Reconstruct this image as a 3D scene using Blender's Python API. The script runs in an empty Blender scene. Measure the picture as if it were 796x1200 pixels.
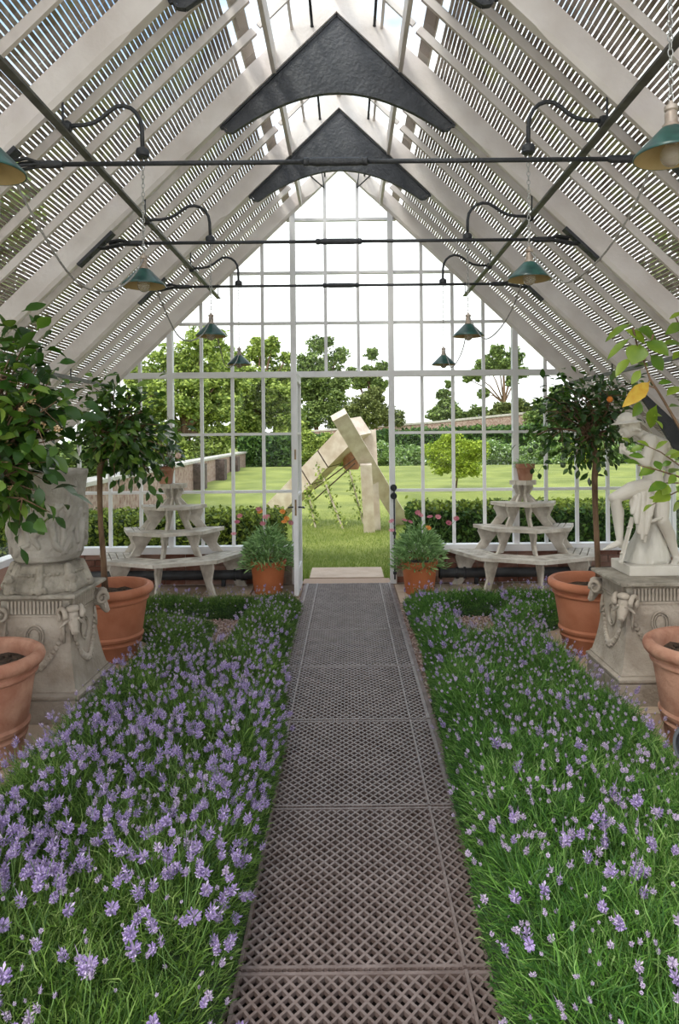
import bpy, math, random
import numpy as np
from mathutils import Vector, Matrix
R = random.Random(7)
NR = np.random.RandomState(11)
sc = bpy.context.scene
COL = sc.collection
PI = math.pi

# ------------------------------------------------------------------ camera
F = 800.0; CX, CY = 407.0, 512.0; H = 1.6
ROLL = math.radians(0.55)
cam = bpy.data.cameras.new('camera'); co = bpy.data.objects.new('camera', cam); COL.objects.link(co)
cam.sensor_fit = 'HORIZONTAL'; cam.sensor_width = 36.0
cam.lens = 36.0 * F / 796.0
cam.shift_x = (398.0 - CX) / 796.0
cam.shift_y = (CY - 600.0) / 796.0
cam.clip_start = 0.05; cam.clip_end = 500
co.matrix_world = Matrix.Translation((0, 0, H)) @ Matrix.Rotation(PI / 2, 4, 'X') @ Matrix.Rotation(-ROLL, 4, 'Z')
sc.camera = co

def U(px, py, Y):
    """photo pixel + depth -> world point"""
    ix, iu = px - CX, CY - py
    x = ix * math.cos(ROLL) + iu * math.sin(ROLL)
    z = -ix * math.sin(ROLL) + iu * math.cos(ROLL)
    return Vector((x * Y / F, Y, H + z * Y / F))

# ------------------------------------------------------------------ world, sun, exposure
w = bpy.data.worlds.new('sky'); sc.world = w; w.use_nodes = True
nt = w.node_tree; nt.nodes.clear()
out = nt.nodes.new('ShaderNodeOutputWorld'); bg = nt.nodes.new('ShaderNodeBackground')
tc = nt.nodes.new('ShaderNodeTexCoord'); mp = nt.nodes.new('ShaderNodeMapping')
mp.inputs['Scale'].default_value = (1.0, 1.0, 2.2)
mp.inputs['Location'].default_value = (0.25, 0.1, 0.35)
no = nt.nodes.new('ShaderNodeTexNoise'); no.inputs['Scale'].default_value = 2.6; no.inputs['Detail'].default_value = 6
cr = nt.nodes.new('ShaderNodeValToRGB')
cr.color_ramp.elements[0].position = 0.40; cr.color_ramp.elements[0].color = (0.20, 0.36, 0.60, 1)
cr.color_ramp.elements[1].position = 0.54; cr.color_ramp.elements[1].color = (0.98, 0.99, 1.0, 1)
# clouds close up towards the horizon
sep = nt.nodes.new('ShaderNodeSeparateXYZ'); mr = nt.nodes.new('ShaderNodeMapRange')
mr.inputs['From Min'].default_value = 0.30; mr.inputs['From Max'].default_value = 0.52
mixc = nt.nodes.new('ShaderNodeMix'); mixc.data_type = 'RGBA'
mixc.inputs['A'].default_value = (0.98, 0.99, 1.0, 1)
L = nt.links
L.new(tc.outputs['Generated'], mp.inputs[0]); L.new(mp.outputs[0], no.inputs['Vector']); L.new(no.outputs['Fac'], cr.inputs[0])
L.new(tc.outputs['Generated'], sep.inputs[0]); L.new(sep.outputs['Z'], mr.inputs['Value'])
L.new(mr.outputs[0], mixc.inputs['Factor']); L.new(cr.outputs[0], mixc.inputs['B'])
L.new(mixc.outputs['Result'], bg.inputs['Color']); bg.inputs['Strength'].default_value = 1.5
L.new(bg.outputs[0], out.inputs[0])
sun = bpy.data.lights.new('sun', 'SUN'); sun.energy = 1.6; sun.angle = math.radians(14); sun.color = (1.0, 0.95, 0.86)
so = bpy.data.objects.new('sun', sun); COL.objects.link(so)
so.rotation_euler = (math.radians(38), 0, math.radians(-38))
sc.view_settings.view_transform = 'Standard'; sc.view_settings.look = 'None'
sc.view_settings.gamma = 1.0; sc.view_settings.exposure = 0.62
sc.cycles.use_denoising = True
sc.cycles.max_bounces = 7; sc.cycles.diffuse_bounces = 4; sc.cycles.transparent_max_bounces = 24
sc.cycles.caustics_reflective = False; sc.cycles.caustics_refractive = False

# ------------------------------------------------------------------ materials
MATS = {}
def mat(name, c1, c2=None, rough=0.7, scale=8.0, bump=0.0, bscale=None, metal=0.0, rnd=None, detail=5,
        stretch=None, ramp=(0.35, 0.65), spec=0.5, trans=0.0, c3=None, coords='Object'):
    """procedural surface: two noise-mixed colours, optional bump; rnd='island'|'object' mixes per piece"""
    if name in MATS: return MATS[name]
    m = bpy.data.materials.new(name); m.use_nodes = True; n = m.node_tree; b = n.nodes['Principled BSDF']
    b.inputs['Roughness'].default_value = rough; b.inputs['Metallic'].default_value = metal
    b.inputs['Specular IOR Level'].default_value = spec
    t = n.nodes.new('ShaderNodeTexCoord'); mpn = n.nodes.new('ShaderNodeMapping')
    if stretch: mpn.inputs['Scale'].default_value = stretch
    n.links.new(t.outputs[coords], mpn.inputs[0])
    c2 = c2 or c1
    rp = n.nodes.new('ShaderNodeValToRGB')
    rp.color_ramp.elements[0].position = ramp[0]; rp.color_ramp.elements[0].color = (*c1, 1)
    rp.color_ramp.elements[1].position = ramp[1]; rp.color_ramp.elements[1].color = (*c2, 1)
    if c3:
        e = rp.color_ramp.elements.new(min(0.99, ramp[1] + 0.12)); e.color = (*c3, 1)
    if rnd:
        if rnd == 'island':
            g = n.nodes.new('ShaderNodeNewGeometry'); src = g.outputs['Random Per Island']
        else:
            g = n.nodes.new('ShaderNodeObjectInfo'); src = g.outputs['Random']
        nz = n.nodes.new('ShaderNodeTexNoise'); nz.inputs['Scale'].default_value = scale
        n.links.new(mpn.outputs[0], nz.inputs['Vector'])
        mx = n.nodes.new('ShaderNodeMath'); mx.operation = 'MULTIPLY_ADD'; mx.inputs[1].default_value = 0.55
        m2 = n.nodes.new('ShaderNodeMath'); m2.operation = 'MULTIPLY'; m2.inputs[1].default_value = 0.45
        n.links.new(nz.outputs['Fac'], m2.inputs[0]); n.links.new(src, mx.inputs[0]); n.links.new(m2.outputs[0], mx.inputs[2])
        n.links.new(mx.outputs[0], rp.inputs[0])
    else:
        nz = n.nodes.new('ShaderNodeTexNoise'); nz.inputs['Scale'].default_value = scale; nz.inputs['Detail'].default_value = detail
        n.links.new(mpn.outputs[0], nz.inputs['Vector']); n.links.new(nz.outputs['Fac'], rp.inputs[0])
    n.links.new(rp.outputs[0], b.inputs['Base Color'])
    if bump:
        bn = n.nodes.new('ShaderNodeTexNoise'); bn.inputs['Scale'].default_value = bscale or scale * 4; bn.inputs['Detail'].default_value = 6
        n.links.new(mpn.outputs[0], bn.inputs['Vector'])
        bp = n.nodes.new('ShaderNodeBump'); bp.inputs['Strength'].default_value = bump; bp.inputs['Distance'].default_value = 0.02
        n.links.new(bn.outputs['Fac'], bp.inputs['Height']); n.links.new(bp.outputs[0], b.inputs['Normal'])
    if trans:
        tl = n.nodes.new('ShaderNodeBsdfTranslucent'); ms = n.nodes.new('ShaderNodeMixShader'); ms.inputs[0].default_value = trans
        n.links.new(rp.outputs[0], tl.inputs[0]); n.links.new(b.outputs[0], ms.inputs[1]); n.links.new(tl.outputs[0], ms.inputs[2])
        n.links.new(ms.outputs[0], n.nodes['Material Output'].inputs[0])
    MATS[name] = m
    return m
def glassmat():
    m = bpy.data.materials.new('window_glass'); m.use_nodes = True; n = m.node_tree; n.nodes.clear()
    o = n.nodes.new('ShaderNodeOutputMaterial'); tr = n.nodes.new('ShaderNodeBsdfTransparent'); gl = n.nodes.new('ShaderNodeBsdfGlossy')
    tr.inputs[0].default_value = (0.97, 0.985, 0.975, 1); gl.inputs['Roughness'].default_value = 0.02
    fr = n.nodes.new('ShaderNodeFresnel'); fr.inputs[0].default_value = 1.45
    mu = n.nodes.new('ShaderNodeMath'); mu.operation = 'MULTIPLY'; mu.inputs[1].default_value = 0.12
    mx = n.nodes.new('ShaderNodeMixShader')
    n.links.new(fr.outputs[0], mu.inputs[0]); n.links.new(mu.outputs[0], mx.inputs[0]); n.links.new(tr.outputs[0], mx.inputs[1]); n.links.new(gl.outputs[0], mx.inputs[2])
    n.links.new(mx.outputs[0], o.inputs[0]); return m
GLASS = glassmat()
WHITE = mat('white_paint', (0.68, 0.62, 0.585), (0.82, 0.77, 0.74), 0.55, 3.0, 0.12, 40)
WHITEG = mat('white_window_paint', (0.74, 0.73, 0.74), (0.82, 0.81, 0.82), 0.5, 4.0)
WWOOD = mat('weathered_white_wood', (0.42, 0.37, 0.31), (0.68, 0.63, 0.56), 0.8, 9, 0.3, 30, stretch=(1, 1, 1))
SLAT = mat('brown_slat_wood', (0.27, 0.20, 0.165), (0.44, 0.36, 0.31), 0.85, 3, rnd='object')
IRON = mat('black_iron', (0.018, 0.02, 0.024), (0.035, 0.037, 0.042), 0.5, 14, 0.3, 60, spec=0.5)
PLATE = mat('cast_iron_plate', (0.035, 0.038, 0.045), (0.055, 0.058, 0.066), 0.55, 10, 0.5, 40)
RAIL = mat('galvanised_rail', (0.06, 0.06, 0.05), (0.12, 0.12, 0.10), 0.5, 12, metal=0.2)
GRATE = mat('rusty_grating_iron', (0.10, 0.066, 0.055), (0.19, 0.145, 0.13), 0.42, 9, 0.2, 60, spec=0.6, ramp=(0.3, 0.7))
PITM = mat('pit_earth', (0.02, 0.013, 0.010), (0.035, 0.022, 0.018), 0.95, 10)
TERRA = mat('terracotta', (0.36, 0.12, 0.055), (0.47, 0.18, 0.095), 0.75, 5, 0.15, 60)
TERRA_OLD = mat('weathered_terracotta', (0.33, 0.14, 0.085), (0.50, 0.27, 0.18), 0.85, 7, 0.25, 40, ramp=(0.38, 0.62))
TERRA_NEW = mat('orange_terracotta', (0.46, 0.135, 0.045), (0.55, 0.18, 0.07), 0.7, 5)
STONE = mat('cast_stone', (0.30, 0.245, 0.19), (0.46, 0.395, 0.325), 0.9, 6, 0.45, 45)
STONE_D = mat('mossy_stone', (0.19, 0.165, 0.13), (0.40, 0.355, 0.29), 0.95, 9, 0.7, 40)
MARBLE = mat('pale_statue_stone', (0.55, 0.505, 0.44), (0.65, 0.61, 0.545), 0.7, 5, 0.15, 50)
SOIL = mat('potting_soil', (0.035, 0.022, 0.014), (0.10, 0.065, 0.04), 0.95, 40, 0.9, 60)
PAVE = mat('sandstone_paving', (0.36, 0.25, 0.175), (0.52, 0.40, 0.30), 0.9, 5, 0.3, 40, rnd='object')
GRAVEL = mat('pink_gravel', (0.34, 0.19, 0.155), (0.62, 0.47, 0.42), 0.9, 20, rnd='island')
EARTH = mat('sandy_earth', (0.22, 0.15, 0.11), (0.36, 0.25, 0.19), 0.95, 14, 0.6, 80)
BRICK = mat('old_red_brick', (0.22, 0.09, 0.06), (0.45, 0.28, 0.22), 0.9, 12, 0.3, 50, rnd='object')
MORTAR = mat('lime_mortar', (0.34, 0.27, 0.22), (0.46, 0.38, 0.32), 0.95, 20, 0.3)
LAVLEAF = mat('lavender_leaf', (0.035, 0.095, 0.012), (0.15, 0.28, 0.035), 0.6, 3, rnd='island', trans=0.25, c3=(0.30, 0.42, 0.12))
LAVLEAF2 = mat('lavender_leaf_right', (0.035, 0.115, 0.016), (0.14, 0.32, 0.04), 0.6, 3, rnd='island', trans=0.25, c3=(0.29, 0.45, 0.13))
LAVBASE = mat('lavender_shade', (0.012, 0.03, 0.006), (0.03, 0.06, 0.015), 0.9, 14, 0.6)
LILAC = mat('lavender_bloom', (0.30, 0.21, 0.46), (0.55, 0.43, 0.70), 0.75, 300, rnd='island', trans=0.2, c3=(0.72, 0.62, 0.78))
LILACP = mat('pale_lavender_bloom', (0.42, 0.32, 0.50), (0.72, 0.62, 0.74), 0.7, 300, rnd='island', trans=0.2)
STEMG = mat('green_stem', (0.07, 0.15, 0.03), (0.14, 0.25, 0.06), 0.7, 10)
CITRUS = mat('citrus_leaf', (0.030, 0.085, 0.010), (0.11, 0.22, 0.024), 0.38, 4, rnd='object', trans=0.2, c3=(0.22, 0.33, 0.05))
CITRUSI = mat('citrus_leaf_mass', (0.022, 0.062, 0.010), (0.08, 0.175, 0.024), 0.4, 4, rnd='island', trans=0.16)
CITRUSD = mat('dark_citrus_leaf', (0.022, 0.06, 0.013), (0.065, 0.135, 0.03), 0.38, 4, rnd='object', trans=0.12, c3=(0.12, 0.19, 0.05))
LEMON = mat('lime_green_leaf', (0.10, 0.20, 0.015), (0.24, 0.34, 0.03), 0.4, 14, rnd='object', trans=0.25)
YELLOWL = mat('yellowing_leaf', (0.55, 0.30, 0.03), (0.62, 0.42, 0.06), 0.45, 30, trans=0.2)
BARK = mat('brown_bark', (0.10, 0.055, 0.03), (0.24, 0.15, 0.09), 0.9, 20, 0.6, 60, stretch=(1, 1, 0.3))
BLOSSOM = mat('buff_blossom', (0.55, 0.34, 0.16), (0.78, 0.62, 0.40), 0.8, 100, rnd='island')
ENAMEL = mat('green_enamel', (0.010, 0.042, 0.036), (0.025, 0.09, 0.072), 0.3, 20, spec=0.6)
CREAMIN = mat('tan_enamel_inside', (0.30, 0.22, 0.09), (0.38, 0.28, 0.13), 0.6, 12)
CHROME = mat('chain_steel', (0.35, 0.35, 0.34), (0.5, 0.5, 0.48), 0.35, 10, metal=0.8)
COPPER = mat('copper_neck', (0.30, 0.23, 0.18), (0.50, 0.43, 0.37), 0.45, 20, metal=0.3)
CABLE = mat('braided_grey_cable', (0.20, 0.19, 0.18), (0.34, 0.33, 0.31), 0.7, 90)
DARKL = mat('dark_rubber', (0.03, 0.032, 0.036), (0.05, 0.052, 0.058), 0.5, 10)
GRASS = mat('lawn_grass', (0.14, 0.175, 0.025), (0.30, 0.33, 0.07), 0.9, 0.9, 0.8, 60, ramp=(0.3, 0.7))
BLADE = mat('grass_blade', (0.12, 0.20, 0.025), (0.28, 0.36, 0.06), 0.8, 3, rnd='island', trans=0.25)
HEDGE = mat('clipped_hedge_leaf', (0.025, 0.07, 0.012), (0.10, 0.19, 0.03), 0.7, 2, rnd='island', trans=0.15)
HEDGEY = mat('yellow_sunlit_hedge_leaf', (0.06, 0.10, 0.012), (0.26, 0.33, 0.04), 0.7, 2, rnd='island', trans=0.15)  # yellow-green foliage; also paints sunlight on the right hedge's top
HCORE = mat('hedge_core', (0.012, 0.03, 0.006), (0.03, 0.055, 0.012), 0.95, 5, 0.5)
TREEA = mat('tree_leaf_light', (0.12, 0.19, 0.03), (0.52, 0.62, 0.15), 0.7, 0.5, rnd='island', trans=0.2)
TREEB = mat('tree_leaf_mid', (0.08, 0.13, 0.035), (0.30, 0.40, 0.11), 0.7, 0.5, rnd='island', trans=0.2)
TREEC = mat('tree_leaf_olive', (0.09, 0.12, 0.03), (0.24, 0.28, 0.08), 0.7, 0.5, rnd='island', trans=0.2)
LIMEB = mat('lime_bush_leaf', (0.22, 0.32, 0.02), (0.50, 0.60, 0.07), 0.7, 0.5, rnd='island', trans=0.2)
BORDER = mat('border_plant_leaf', (0.12, 0.22, 0.04), (0.36, 0.50, 0.15), 0.7, 2, rnd='island', trans=0.2, c3=(0.55, 0.62, 0.5))
TIMBER = mat('pale_limed_timber', (0.56, 0.45, 0.35), (0.74, 0.65, 0.55), 0.8, 5, 0.25, 20, stretch=(1, 1, 1))
GWALL = mat('old_garden_wall', (0.22, 0.115, 0.09), (0.44, 0.34, 0.29), 0.95, 9, 0.8, 30, ramp=(0.3, 0.7))
COPING = mat('wall_coping_stone', (0.38, 0.35, 0.31), (0.5, 0.47, 0.42), 0.9, 6)
DAISY = mat('grey_green_leaf', (0.13, 0.25, 0.07), (0.36, 0.54, 0.22), 0.65, 4, rnd='island', trans=0.2)
PINK = mat('dusky_pink_petal', (0.42, 0.10, 0.15), (0.60, 0.22, 0.26), 0.7, 20, rnd='object')
ORANGE = mat('orange_petal', (0.75, 0.20, 0.03), (0.85, 0.32, 0.05), 0.7, 20)
BRASS = mat('brass_plate', (0.16, 0.11, 0.06), (0.28, 0.2, 0.1), 0.4, 20, metal=0.6)
WIRE = mat('dark_wire', (0.05, 0.03, 0.02), (0.12, 0.07, 0.05), 0.6, 20)
bulbm = bpy.data.materials.new('bulb_glass'); bulbm.use_nodes = True
_b = bulbm.node_tree.nodes['Principled BSDF']; _b.inputs['Base Color'].default_value = (0.9, 0.85, 0.75, 1)
_b.inputs['Transmission Weight'].default_value = 0.75; _b.inputs['Roughness'].default_value = 0.05; _b.inputs['IOR'].default_value = 1.2

# ------------------------------------------------------------------ mesh helpers
def frame(d):
    d = Vector(d).normalized(); a = Vector((0, 0, 1)) if abs(d.z) < 0.95 else Vector((1, 0, 0))
    s = d.cross(a).normalized(); return d, s, s.cross(d).normalized()
class MB:
    def __init__(s): s.v = []; s.f = []; s.m = []; s.cm = 0
    def add(s, vs, fs):
        o = len(s.v); s.v += [tuple(p) for p in vs]; s.f += [tuple(i + o for i in f) for f in fs]; s.m += [s.cm] * len(fs); return s
    def box(s, x0, x1, y0, y1, z0, z1):
        return s.add([(x0, y0, z0), (x1, y0, z0), (x1, y1, z0), (x0, y1, z0), (x0, y0, z1), (x1, y0, z1), (x1, y1, z1), (x0, y1, z1)],
                     [(0, 3, 2, 1), (4, 5, 6, 7), (0, 1, 5, 4), (1, 2, 6, 5), (2, 3, 7, 6), (3, 0, 4, 7)])
    def bar(s, a, b, w, h, up=None):
        a = Vector(a); b = Vector(b); d = (b - a).normalized()
        if up is None: _, sd, u = frame(d)
        else:
            sd = d.cross(Vector(up)).normalized(); u = sd.cross(d).normalized()
        P = []
        for q in (a, b):
            P += [q - sd * w / 2 - u * h / 2, q + sd * w / 2 - u * h / 2, q + sd * w / 2 + u * h / 2, q - sd * w / 2 + u * h / 2]
        return s.add(P, [(3, 2, 1, 0), (4, 5, 6, 7), (0, 1, 5, 4), (1, 2, 6, 5), (2, 3, 7, 6), (3, 0, 4, 7)])
    def tube(s, pts, r, n=8, cap=True, flat=1.0):
        pts = [Vector(p) for p in pts]; N = len(pts); rs = r if isinstance(r, (list, tuple)) else [r] * N
        vs = []; u0 = None
        for i, p in enumerate(pts):
            d = (pts[min(i + 1, N - 1)] - pts[max(i - 1, 0)])
            d = d.normalized() if d.length > 1e-9 else Vector((0, 0, 1))
            if u0 is None: _, sd, u = frame(d)
            else:
                u = (u0 - d * u0.dot(d))
                u = u.normalized() if u.length > 1e-6 else frame(d)[2]
                sd = d.cross(u)
            u0 = u
            for k in range(n):
                a = 2 * PI * k / n; vs.append(p + (sd * math.cos(a) + u * math.sin(a) * flat) * rs[i])
        fs = [(i * n + k, i * n + (k + 1) % n, (i + 1) * n + (k + 1) % n, (i + 1) * n + k) for i in range(N - 1) for k in range(n)]
        if cap: fs += [tuple(range(n - 1, -1, -1)), tuple((N - 1) * n + k for k in range(n))]
        return s.add(vs, fs)
    def lathe(s, prof, n=32, c=(0, 0, 0), sx=1, sy=1):
        c = Vector(c); vs = []
        for r, z in prof:
            for k in range(n):
                a = 2 * PI * k / n; vs.append((c.x + r * sx * math.cos(a), c.y + r * sy * math.sin(a), c.z + z))
        N = len(prof); fs = [(i * n + k, i * n + (k + 1) % n, (i + 1) * n + (k + 1) % n, (i + 1) * n + k) for i in range(N - 1) for k in range(n)]
        fs += [tuple(range(n - 1, -1, -1)), tuple((N - 1) * n + k for k in range(n))]
        return s.add(vs, fs)
    def ell(s, c, r, n=10, m=6, rot=None):
        c = Vector(c); r = (r, r, r) if isinstance(r, (int, float)) else r; vs = []
        for i in range(m + 1):
            t = PI * i / m
            for k in range(n):
                a = 2 * PI * k / n; p = Vector((r[0] * math.sin(t) * math.cos(a), r[1] * math.sin(t) * math.sin(a), r[2] * math.cos(t)))
                if rot is not None: p = rot @ p
                vs.append(c + p)
        return s.add(vs, [(i * n + k, (i + 1) * n + k, (i + 1) * n + (k + 1) % n, i * n + (k + 1) % n) for i in range(m) for k in range(n)])
    def cap(s, a, b, r1, r2, n=12, flat=1.0, side=None):
        """capsule with two radii"""
        a = Vector(a); b = Vector(b); d, sd, u = frame(b - a)
        if side is not None:
            side = Vector(side); sd = (side - d * side.dot(d)).normalized(); u = sd.cross(d)
        Lh = (b - a).length; prof = []
        for i in range(5): t = -PI / 2 + PI / 2 * i / 4; prof.append((r1 * math.sin(t), max(r1 * math.cos(t), 1e-4)))
        for i in range(5): t = PI / 2 * i / 4; prof.append((Lh + r2 * math.sin(t), max(r2 * math.cos(t), 1e-4)))
        vs = []
        for h, r in prof:
            for k in range(n):
                q = 2 * PI * k / n; vs.append(a + d * h + (sd * math.cos(q) + u * math.sin(q) * flat) * r)
        N = len(prof); fs = [(i * n + k, i * n + (k + 1) % n, (i + 1) * n + (k + 1) % n, (i + 1) * n + k) for i in range(N - 1) for k in range(n)]
        fs += [tuple(range(n - 1, -1, -1)), tuple((N - 1) * n + k for k in range(n))]
        return s.add(vs, fs)
    def prism(s, poly, axis, lo, hi):
        """poly: list of 2-D points; axis 'Y' -> (x,z) extruded over y; 'X' -> (y,z); 'Z' -> (x,y)"""
        def mk(p, t): return {'Y': (p[0], t, p[1]), 'X': (t, p[0], p[1]), 'Z': (p[0], p[1], t)}[axis]
        n = len(poly); vs = [mk(p, lo) for p in poly] + [mk(p, hi) for p in poly]
        fs = [tuple(range(n)), tuple(range(2 * n - 1, n - 1, -1))] + [(i, i + n, (i + 1) % n + n, (i + 1) % n) for i in range(n)]
        return s.add(vs, fs)
    def xf(s, M):
        s.v = [tuple(M @ Vector(p)) for p in s.v]; return s
    def build(s, name, m, parent=None, smooth=False, world=True, kind=None, label=None):
        me = bpy.data.meshes.new(name); off = Vector((0, 0, 0))
        if parent is not None and world:
            q = parent
            while q is not None: off += q.location; q = q.parent
        me.from_pydata([(p[0] - off.x, p[1] - off.y, p[2] - off.z) for p in s.v], [], s.f)
        for q in (m if isinstance(m, (list, tuple)) else [m]): me.materials.append(q)
        me.polygons.foreach_set('material_index', s.m)
        if smooth:
            me.polygons.foreach_set('use_smooth', [True] * len(me.polygons))
        me.update()
        o = bpy.data.objects.new(name, me); COL.objects.link(o)
        if parent is not None: o.parent = parent
        if kind: o['kind'] = kind
        if label: o['label'] = label
        if smooth == 'auto':
            me.set_sharp_from_angle(angle=math.radians(38))
        return o
def npmesh(name, V, faces, m, parent=None, kind=None, label=None, smooth=False, matidx=None):
    """numpy mesh: V (n,3), faces (k,3|4) int; world coords"""
    me = bpy.data.meshes.new(name); off = np.zeros(3)
    q = parent
    while q is not None: off += np.array(q.location); q = q.parent
    V = np.asarray(V, dtype=np.float32) - off; nf, w_ = faces.shape
    me.vertices.add(len(V)); me.vertices.foreach_set('co', V.astype(np.float32).ravel())
    me.loops.add(nf * w_); me.loops.foreach_set('vertex_index', faces.astype(np.int32).ravel())
    me.polygons.add(nf); me.polygons.foreach_set('loop_start', np.arange(0, nf * w_, w_, dtype=np.int32))
    for q in (m if isinstance(m, (list, tuple)) else [m]): me.materials.append(q)
    if matidx is not None: me.polygons.foreach_set('material_index', matidx.astype(np.int32))
    if smooth: me.polygons.foreach_set('use_smooth', np.ones(nf, dtype=bool))
    me.update(calc_edges=True); me.validate()
    o = bpy.data.objects.new(name, me); COL.objects.link(o)
    if parent is not None: o.parent = parent
    if kind: o['kind'] = kind
    if label: o['label'] = label
    return o
def tag(o, label=None, cat=None, group=None, kind=None):
    if label: o['label'] = label
    if cat: o['category'] = cat
    if group: o['group'] = group
    if kind: o['kind'] = kind
    return o
def thing(name, label, cat, loc=(0, 0, 0), group=None, rz=0):
    o = bpy.data.objects.new(name, None); COL.objects.link(o); o.location = loc; o.rotation_euler = (0, 0, rz)
    o.empty_display_size = 0.1
    return tag(o, label, cat, group)
def shell(name, label=None, cat=None):
    o = bpy.data.objects.new(name, None); COL.objects.link(o); o['kind'] = 'structure'
    if label: o['label'] = label
    if cat: o['category'] = cat
    return o
def copy_tree(o, parent=None):
    c = o.copy(); COL.objects.link(c)
    if parent is not None: c.parent = parent
    for ch in list(o.children): copy_tree(ch, c)
    return c
def inst(name, me, M, parent, label=None):
    o = bpy.data.objects.new(name, me); COL.objects.link(o); o.parent = parent; o.matrix_local = M
    if label: o['label'] = label
    return o
def remesh(o, vox, smooth=2, fac=0.5):
    m = o.modifiers.new('remesh', 'REMESH'); m.mode = 'VOXEL'; m.voxel_size = vox; m.use_smooth_shade = True
    if smooth:
        s = o.modifiers.new('smooth', 'SMOOTH'); s.iterations = smooth; s.factor = fac
def mesh_only(mb, name, m, smooth=False):
    o = mb.build(name, m, None, smooth); me = o.data; bpy.data.objects.remove(o); return me

# ------------------------------------------------------------------ dimensions
RX = -0.045                       # ridge x
YG = 7.47                         # inner face of gable
TY = [1.99, 3.36, 4.73, 6.10]     # main trusses carrying rods and lamps
TYR = [0.62] + TY                 # rafters start one bay before them
SL = 0.95; TH = math.atan(SL); CS = math.cos(TH); SN = math.sin(TH)
ZA = 4.53                         # soffit apex
EAVE = 3.45
def soff(r): return ZA - SL * abs(r)
def rp(sd, r, up):                # point on roof slope: side, horizontal distance from the ridge, height above soffit (perp.)
    return Vector((RX + sd * (r + up * SN), 0, soff(r) + up * CS))

# ------------------------------------------------------------------ floor
floor = shell('floor', 'sandy earth and sandstone paving inside the greenhouse', 'floor')
MB().box(-3.9, -0.47, -1, YG + 0.2, -0.2, -0.015).build('earth_bed', EARTH, floor, label='bare sandy earth')
MB().box(0.47, 3.9, -1, YG + 0.2, -0.2, -0.015).build('earth_bed', EARTH, floor, label='bare sandy earth')
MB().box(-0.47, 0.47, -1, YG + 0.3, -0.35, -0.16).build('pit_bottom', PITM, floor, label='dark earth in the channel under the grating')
for s in (-1, 1):
    MB().box(min(s * .455, s * .48), max(s * .455, s * .48), 0.2, YG, -0.2, 0.004).build('kerb', mat('kerb_iron', (0.12, 0.075, 0.06), (0.22, 0.16, 0.14), 0.6, 10), floor)
def slabs(x0, x1, y0, y1, nx, ny, jit=0.12):
    ys = [y0 + (y1 - y0) * j / ny for j in range(ny + 1)]
    for j in range(ny):
        xs = [x0] + [x0 + (x1 - x0) * (i + R.uniform(-jit, jit)) / nx for i in range(1, nx)] + [x1]
        for i in range(nx):
            MB().box(xs[i] + .006, xs[i + 1] - .006, ys[j] + .006, ys[j + 1] - .006, -0.08, R.uniform(-0.004, 0.004)).build('paving_slab', PAVE, floor)
slabs(-3.4, -0.49, 6.55, 7.40, 6, 2); slabs(0.49, 3.4, 6.55, 7.40, 6, 2)
slabs(-3.4, -1.46, 2.2, 5.6, 3, 6); slabs(1.46, 3.4, 2.2, 5.6, 3, 6)
# pebbles (stuff)
def pebbles(name, rects, n, parent):
    V = []; Fc = []
    P = []
    tot = sum((r[1] - r[0]) * (r[3] - r[2]) for r in rects)
    for r in rects:
        k = int(n * (r[1] - r[0]) * (r[3] - r[2]) / tot)
        P.append(np.stack([NR.uniform(r[0], r[1], k), NR.uniform(r[2], r[3], k), NR.uniform(-0.015, 0.0, k)], 1))
    P = np.concatenate(P); n = len(P)
    s = NR.uniform(0.006, 0.014, (n, 3)); s[:, 2] *= 0.7
    base = np.array([(1, 0, 0), (0, 1, 0), (-1, 0, 0), (0, -1, 0), (0, 0, 1), (0, 0, -1)], float)
    a = NR.uniform(0, 2 * PI, n); c, sn = np.cos(a), np.sin(a)
    B = base[None] * s[:, None]; X = B[..., 0] * c[:, None] - B[..., 1] * sn[:, None]; Yy = B[..., 0] * sn[:, None] + B[..., 1] * c[:, None]
    V = np.stack([X, Yy, B[..., 2]], -1) + P[:, None]
    f = np.array([(0, 1, 4), (1, 2, 4), (2, 3, 4), (3, 0, 4), (1, 0, 5), (2, 1, 5), (3, 2, 5), (0, 3, 5)])
    Fc = (f[None] + 6 * np.arange(n)[:, None, None]).reshape(-1, 3)
    return npmesh(name, V.reshape(-1, 3), Fc, GRAVEL, parent, kind='stuff', label='pinkish beige gravel between the lavender rows')
pebbles('gravel', [(-1.6, -0.48, 4.3, 6.55), (0.48, 1.6, 4.3, 6.55), (0.48, 0.62, 2, 4.3), (-0.62, -0.48, 2, 4.3)], 14000, floor)

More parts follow.
